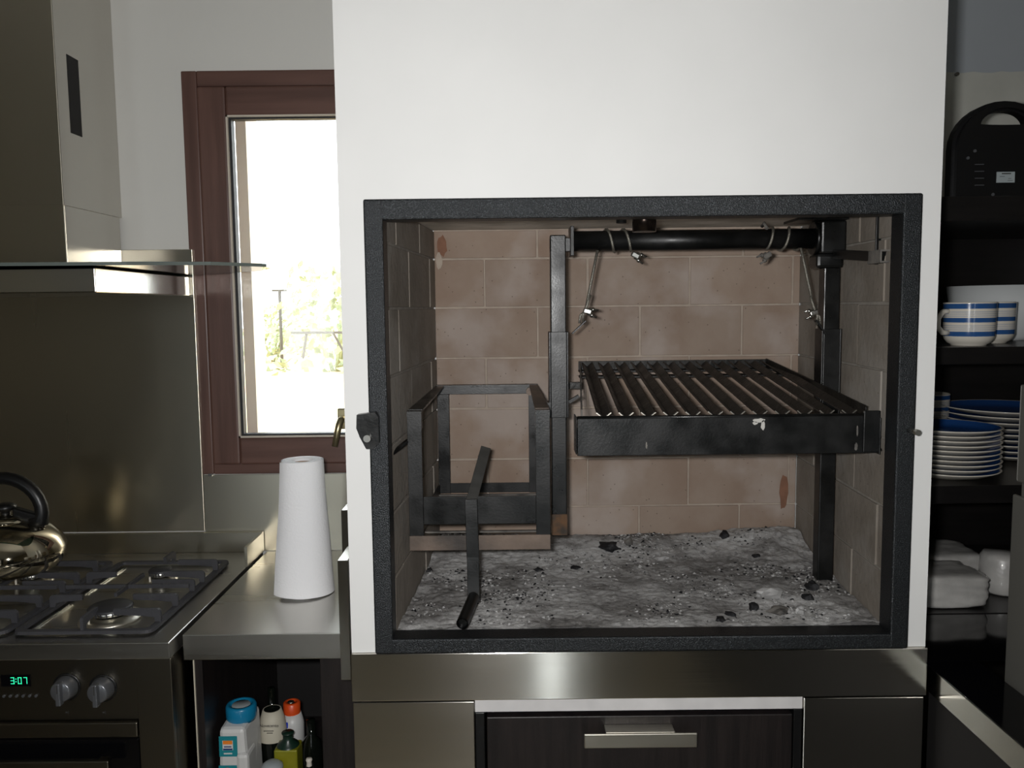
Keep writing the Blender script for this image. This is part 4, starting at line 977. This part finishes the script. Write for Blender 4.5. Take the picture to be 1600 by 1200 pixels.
# plates
def plate(R_, sc=1.0):
    return [(0, .0), (R_*.55, .0), (R_*.58, .002), (R_*.8, .006), (R_*.97, .0145), (R_, .0165), (R_*.985, .0175), (R_*.95, .0165), (R_*.82, .009), (R_*.55, .0045), (0, .004)]
PM = [M['ceramic']]*7+[M['bluedish']]*3
ordn = ['topmost', 'second from the top', 'third from the top', 'fourth from the top', 'fifth from the top', 'fifth from the bottom', 'fourth from the bottom', 'third from the bottom', 'second from the bottom', 'bottom']
def stack(R_, x, y, zb, n, dz, name, what, grp):
    base = MB().lathe(plate(R_), (0, 0, 0), None, 56, PM).build(name, None)
    for k in range(n):
        o = base if k == 0 else base.copy()
        if k: COL.objects.link(o)
        o.location = (x+random.uniform(-.0012, .0012), y, zb+.0006+k*dz)
        if n == 10: od_ = ordn[n-1-k]
        else: od_ = (['topmost', 'second from the top', 'third from the top', 'fourth from the top'] + ['middle'] + ['fourth from the bottom', 'third from the bottom', 'second from the bottom', 'bottom'])[n-1-k]
        tag(o, '%s %s' % (od_, what), 'plate', grp)
pl1 = at(1556, 690, .36); stack(.105, pl1.x-.105, .36, zt2, 10, .0098, 'side_plate', 'small plate in the front stack with a blue inside', 'small plates stacked on the shelf')
pl2 = at(1477, 655, .58); stack(.140, pl2.x+.140, .575, zt2, 9, .0125, 'dinner_plate', 'large plate in the rear stack with a blue inside', 'large plates stacked on the shelf')
# plastic wrapped packs of napkins
def pack(name, lab, px0, px1, py0, py1, Y, depth, zb, seed):
    a, c = at(px0, py1, Y), at(px1, py0, Y); rn = random.Random(seed)
    b = MB(); nx_, nz_, ny_ = 26, 16, 10; sx, sz = (c.x-a.x)/2, (c.z-zb)/2
    r = bmesh.ops.create_cube(b.b, size=2); bmesh.ops.subdivide_edges(b.b, edges=b.b.edges, cuts=14, use_grid_fill=True)
    for v in b.b.verts:
        q = v.co.copy(); k = 9.0
        nrm = (abs(q.x)**k+abs(q.y)**k+abs(q.z)**k)**(1/k); q = q/nrm
        d = 1+.05*mnoise.fractal(Vector((q.x*2.2+seed, q.y*2, q.z*3)), 1, 2, 3)
        v.co = Vector((q.x*sx*d, q.y*depth/2*d, max(-sz, q.z*sz*d)))
    for f in b.b.faces: f.smooth = True
    o = solid(b, name, M['polywhite'], lab, 'package'); o.location = ((a.x+c.x)/2, Y+depth/2, zb+sz+.0005); return o
pk = pack('napkin_pack', 'white plastic wrapped napkin pack at the front of the lowest visible shelf', 1385, 1552, 902, 960, .27, .13, zt1, 3)
pack('crumpled_bag', 'crumpled clear and white bag lying behind the napkin pack', 1380, 1545, 868, 902, .42, .14, zt1, 8)
q0 = at(1568, 940, .33)
solid(MB().lathe([(0, 0), (.036, 0), (.044, .006), (.046, .03), (.044, .078), (.038, .086), (.0, .088)], (q0.x+.022, .375, zt1+.0005), None, 28), 'white_pot', M['polywhite'], 'white pot shaped pack at the right end of the lowest visible shelf', 'pack')
# plastic sheet on the wall above the shelf, and a screw
b = MB(); ns, ms_ = 26, 14; V = []
p0 = at(1484, 112, .725)
for i in range(ns+1):
    V.append([b.b.verts.new((.60+.6*i/ns, .727-.006*abs(mnoise.noise(Vector((i*.4, j*.5, 2))))-.002, p0.z-.008*abs(mnoise.noise(Vector((i*.35, 0, 5))))*(j == 0) - (p0.z-zt4-.002)*j/ms_)) for j in range(ms_+1)])
for i in range(ns):
    for j in range(ms_): f = b.b.faces.new((V[i][j], V[i+1][j], V[i+1][j+1], V[i][j+1])); f.smooth = True
solid(b, 'plastic_sheet', M['bgroundsheet'], 'wrinkled translucent plastic sheet on the wall behind the sandwich press', 'sheet')
p = at(1495, 116, .72); solid(MB().tube([(p.x, .736, p.z), (p.x, .716, p.z)], .0045, None, 14), 'wall_screw', M['chrome'], 'small steel screw at the top edge of the plastic sheet', 'screw')

# right worktop running towards the camera, and a fridge
rc = thing('side_counter', 'dark polished counter with a steel lip running forward from the breast corner', 'counter', (.56, -.4, 0))
part(MB().box(.500, .594, -2.2, .245, .815, .860, None, .001), 'steel_lip', M['steel_s'], rc)
part(MB().box(.5005, 1.34, .03, .245, .8605, .8612), 'counter_top', M['blackgloss'], rc)
part(MB().box(.506, .594, -2.2, .02, .05, .8145), 'side_panel', M['dark_in'], rc)
part(MB().box(.5012, .594, -2.2, .029, .8602, .8612), 'counter_top', M['blackgloss'], rc)
fz = thing('fridge', 'tall grey two door fridge at the right edge of the picture', 'fridge', (.9, -.4, 0))
part(MB().box(.612, 1.2, -.75, -.04, .03, 1.358, None, .004), 'cabinet', M['fridge'], fz)
zg = at(1585, 762, -.03).z
part(MB().box(.609, .6118, -.745, -.034, zg+.012, 1.352, None, .003), 'upper_door', M['fridge'], fz)
part(MB().box(.605, .6118, -.745, -.030, .06, zg-.010, None, .003), 'lower_door', M['fridge'], fz)
cu = thing('reflection_sideboard', 'long low dark sideboard added out of view to darken the steel reflections', 'sideboard', (-2.6, -2.2, 0))  # unseen block added so the cooker steel reflects something dark
part(MB().box(-2.98, -1.55, -3.4, -1.5, 0.02, .95, None, .004), 'carcass', M['curtain'], cu)
part(MB().box(-1.549, -1.53, -3.38, -2.47, .06, .92, None, .003), 'door', M['curtain'], cu); part(MB().box(-1.549, -1.53, -2.45, -1.52, .06, .92, None, .003), 'door', M['curtain'], cu)
cu = thing('window_curtain', 'narrow dark curtain added out of view beside the rear window for a dark reflection', 'curtain', (.55, -4.55, 0))  # unseen cloth added to put a dark band in the fascia reflection
b = MB(); V = []
for i in range(31):
    x = .40+.30*i/30; V.append([b.b.verts.new((x, -4.53+.02*math.sin(i*1.3), z_)) for z_ in (.03, 2.4)])
for i in range(30): f = b.b.faces.new((V[i][0], V[i+1][0], V[i+1][1], V[i][1])); f.smooth = True
part(b, 'cloth', M['curtain'], cu)
part(MB().tube([(.36, -4.54, 2.42), (.74, -4.54, 2.42)], .012, seg=10), 'rod', M['iron'], cu)
# unseen dark cupboard added by the rear wall to darken the steel reflection
cu = thing('reflection_cupboard', 'tall dark cupboard added out of view by the rear wall for a dark reflection', 'cupboard', (1.9, -4.2, 0))
part(MB().box(1.45, 2.35, -4.59, -3.9, 0, 2.2, None, .004), 'carcass', M['curtain'], cu)
part(MB().box(1.47, 1.89, -3.9, -3.88, .05, 2.15, None, .004), 'door', M['curtain'], cu); part(MB().box(1.91, 2.33, -3.9, -3.88, .05, 2.15, None, .004), 'door', M['curtain'], cu)

# outside: bushes, a pole, a low rail
def bush(x, y, z, s, lab, seed):
    b = MB(); rn = random.Random(seed)
    for k in range(420):
        a, r_, h_ = rn.random()*6.28, s*rn.random()**.5, s*1.5*rn.random()
        c = Vector((x+r_*math.cos(a)*(1-h_/s/3), y+r_*math.sin(a), z+h_)); q = s*.09
        d1 = Vector((rn.uniform(-1, 1), rn.uniform(-1, 1), rn.uniform(-1, 1))).normalized()*q; d2 = d1.orthogonal().normalized()*q*.5
        b.b.faces.new([b.b.verts.new(c-d1), b.b.verts.new(c+d2), b.b.verts.new(c+d1), b.b.verts.new(c-d2)])
    for k in range(5): b.tube([(x, y, z-.1), (x+rn.uniform(-.5, .5)*s, y+rn.uniform(-.5, .5)*s, z+s)], s*.03, seg=5)
    return solid(b, 'bush', M['bush'], lab, 'bush', 'bushes outside the window')
def gz(x, y): return -.25+.8*((y-.9)/42)**(1/1.6)
for (px, Y, s, lb) in ((425, 19, .9, 'pale bush left of the pole outside the window'), (472, 21, 1.0, 'pale bush right of the pole outside the window'), (522, 13, 1.5, 'taller pale bush outside by the right edge of the window view')):
    Y += 2.5*(px == 522); p = at(px, 480, Y); bush(p.x, Y, gz(p.x, Y), s, lb, int(px))
p = at(438, 490, 17); z_ = gz(p.x, 17)
po = thing('utility_pole', 'thin pole with a crossbar standing far outside the window', 'pole', (p.x, 17, z_))
part(MB().tube([(p.x, 17, z_-.1), (p.x, 17, at(438, 452, 17).z)], .035, seg=8), 'pole', M['post'], po); zz = at(438, 452, 17).z
part(MB().box(p.x-.16, p.x+.16, 16.97, 17.03, zz-.05, zz), 'crossbar', M['post'], po)
a, c = at(455, 520, 12), at(560, 520, 12)
rl = thing('rail_fence', 'low weathered rail with slanting props outside the window', 'fence', (a.x, 12, gz(0, 12)))
part(MB().bar((a.x, 12, a.z), (c.x+1, 12, c.z), .05, .04), 'rail', M['post'], rl)
for k in range(4):
    x = a.x+.25+k*.42; part(MB().bar((x, 12, a.z), (x+(.2 if k % 2 else -.1), 12.1, a.z-.42), .03, .03), 'prop', M['post'], rl)
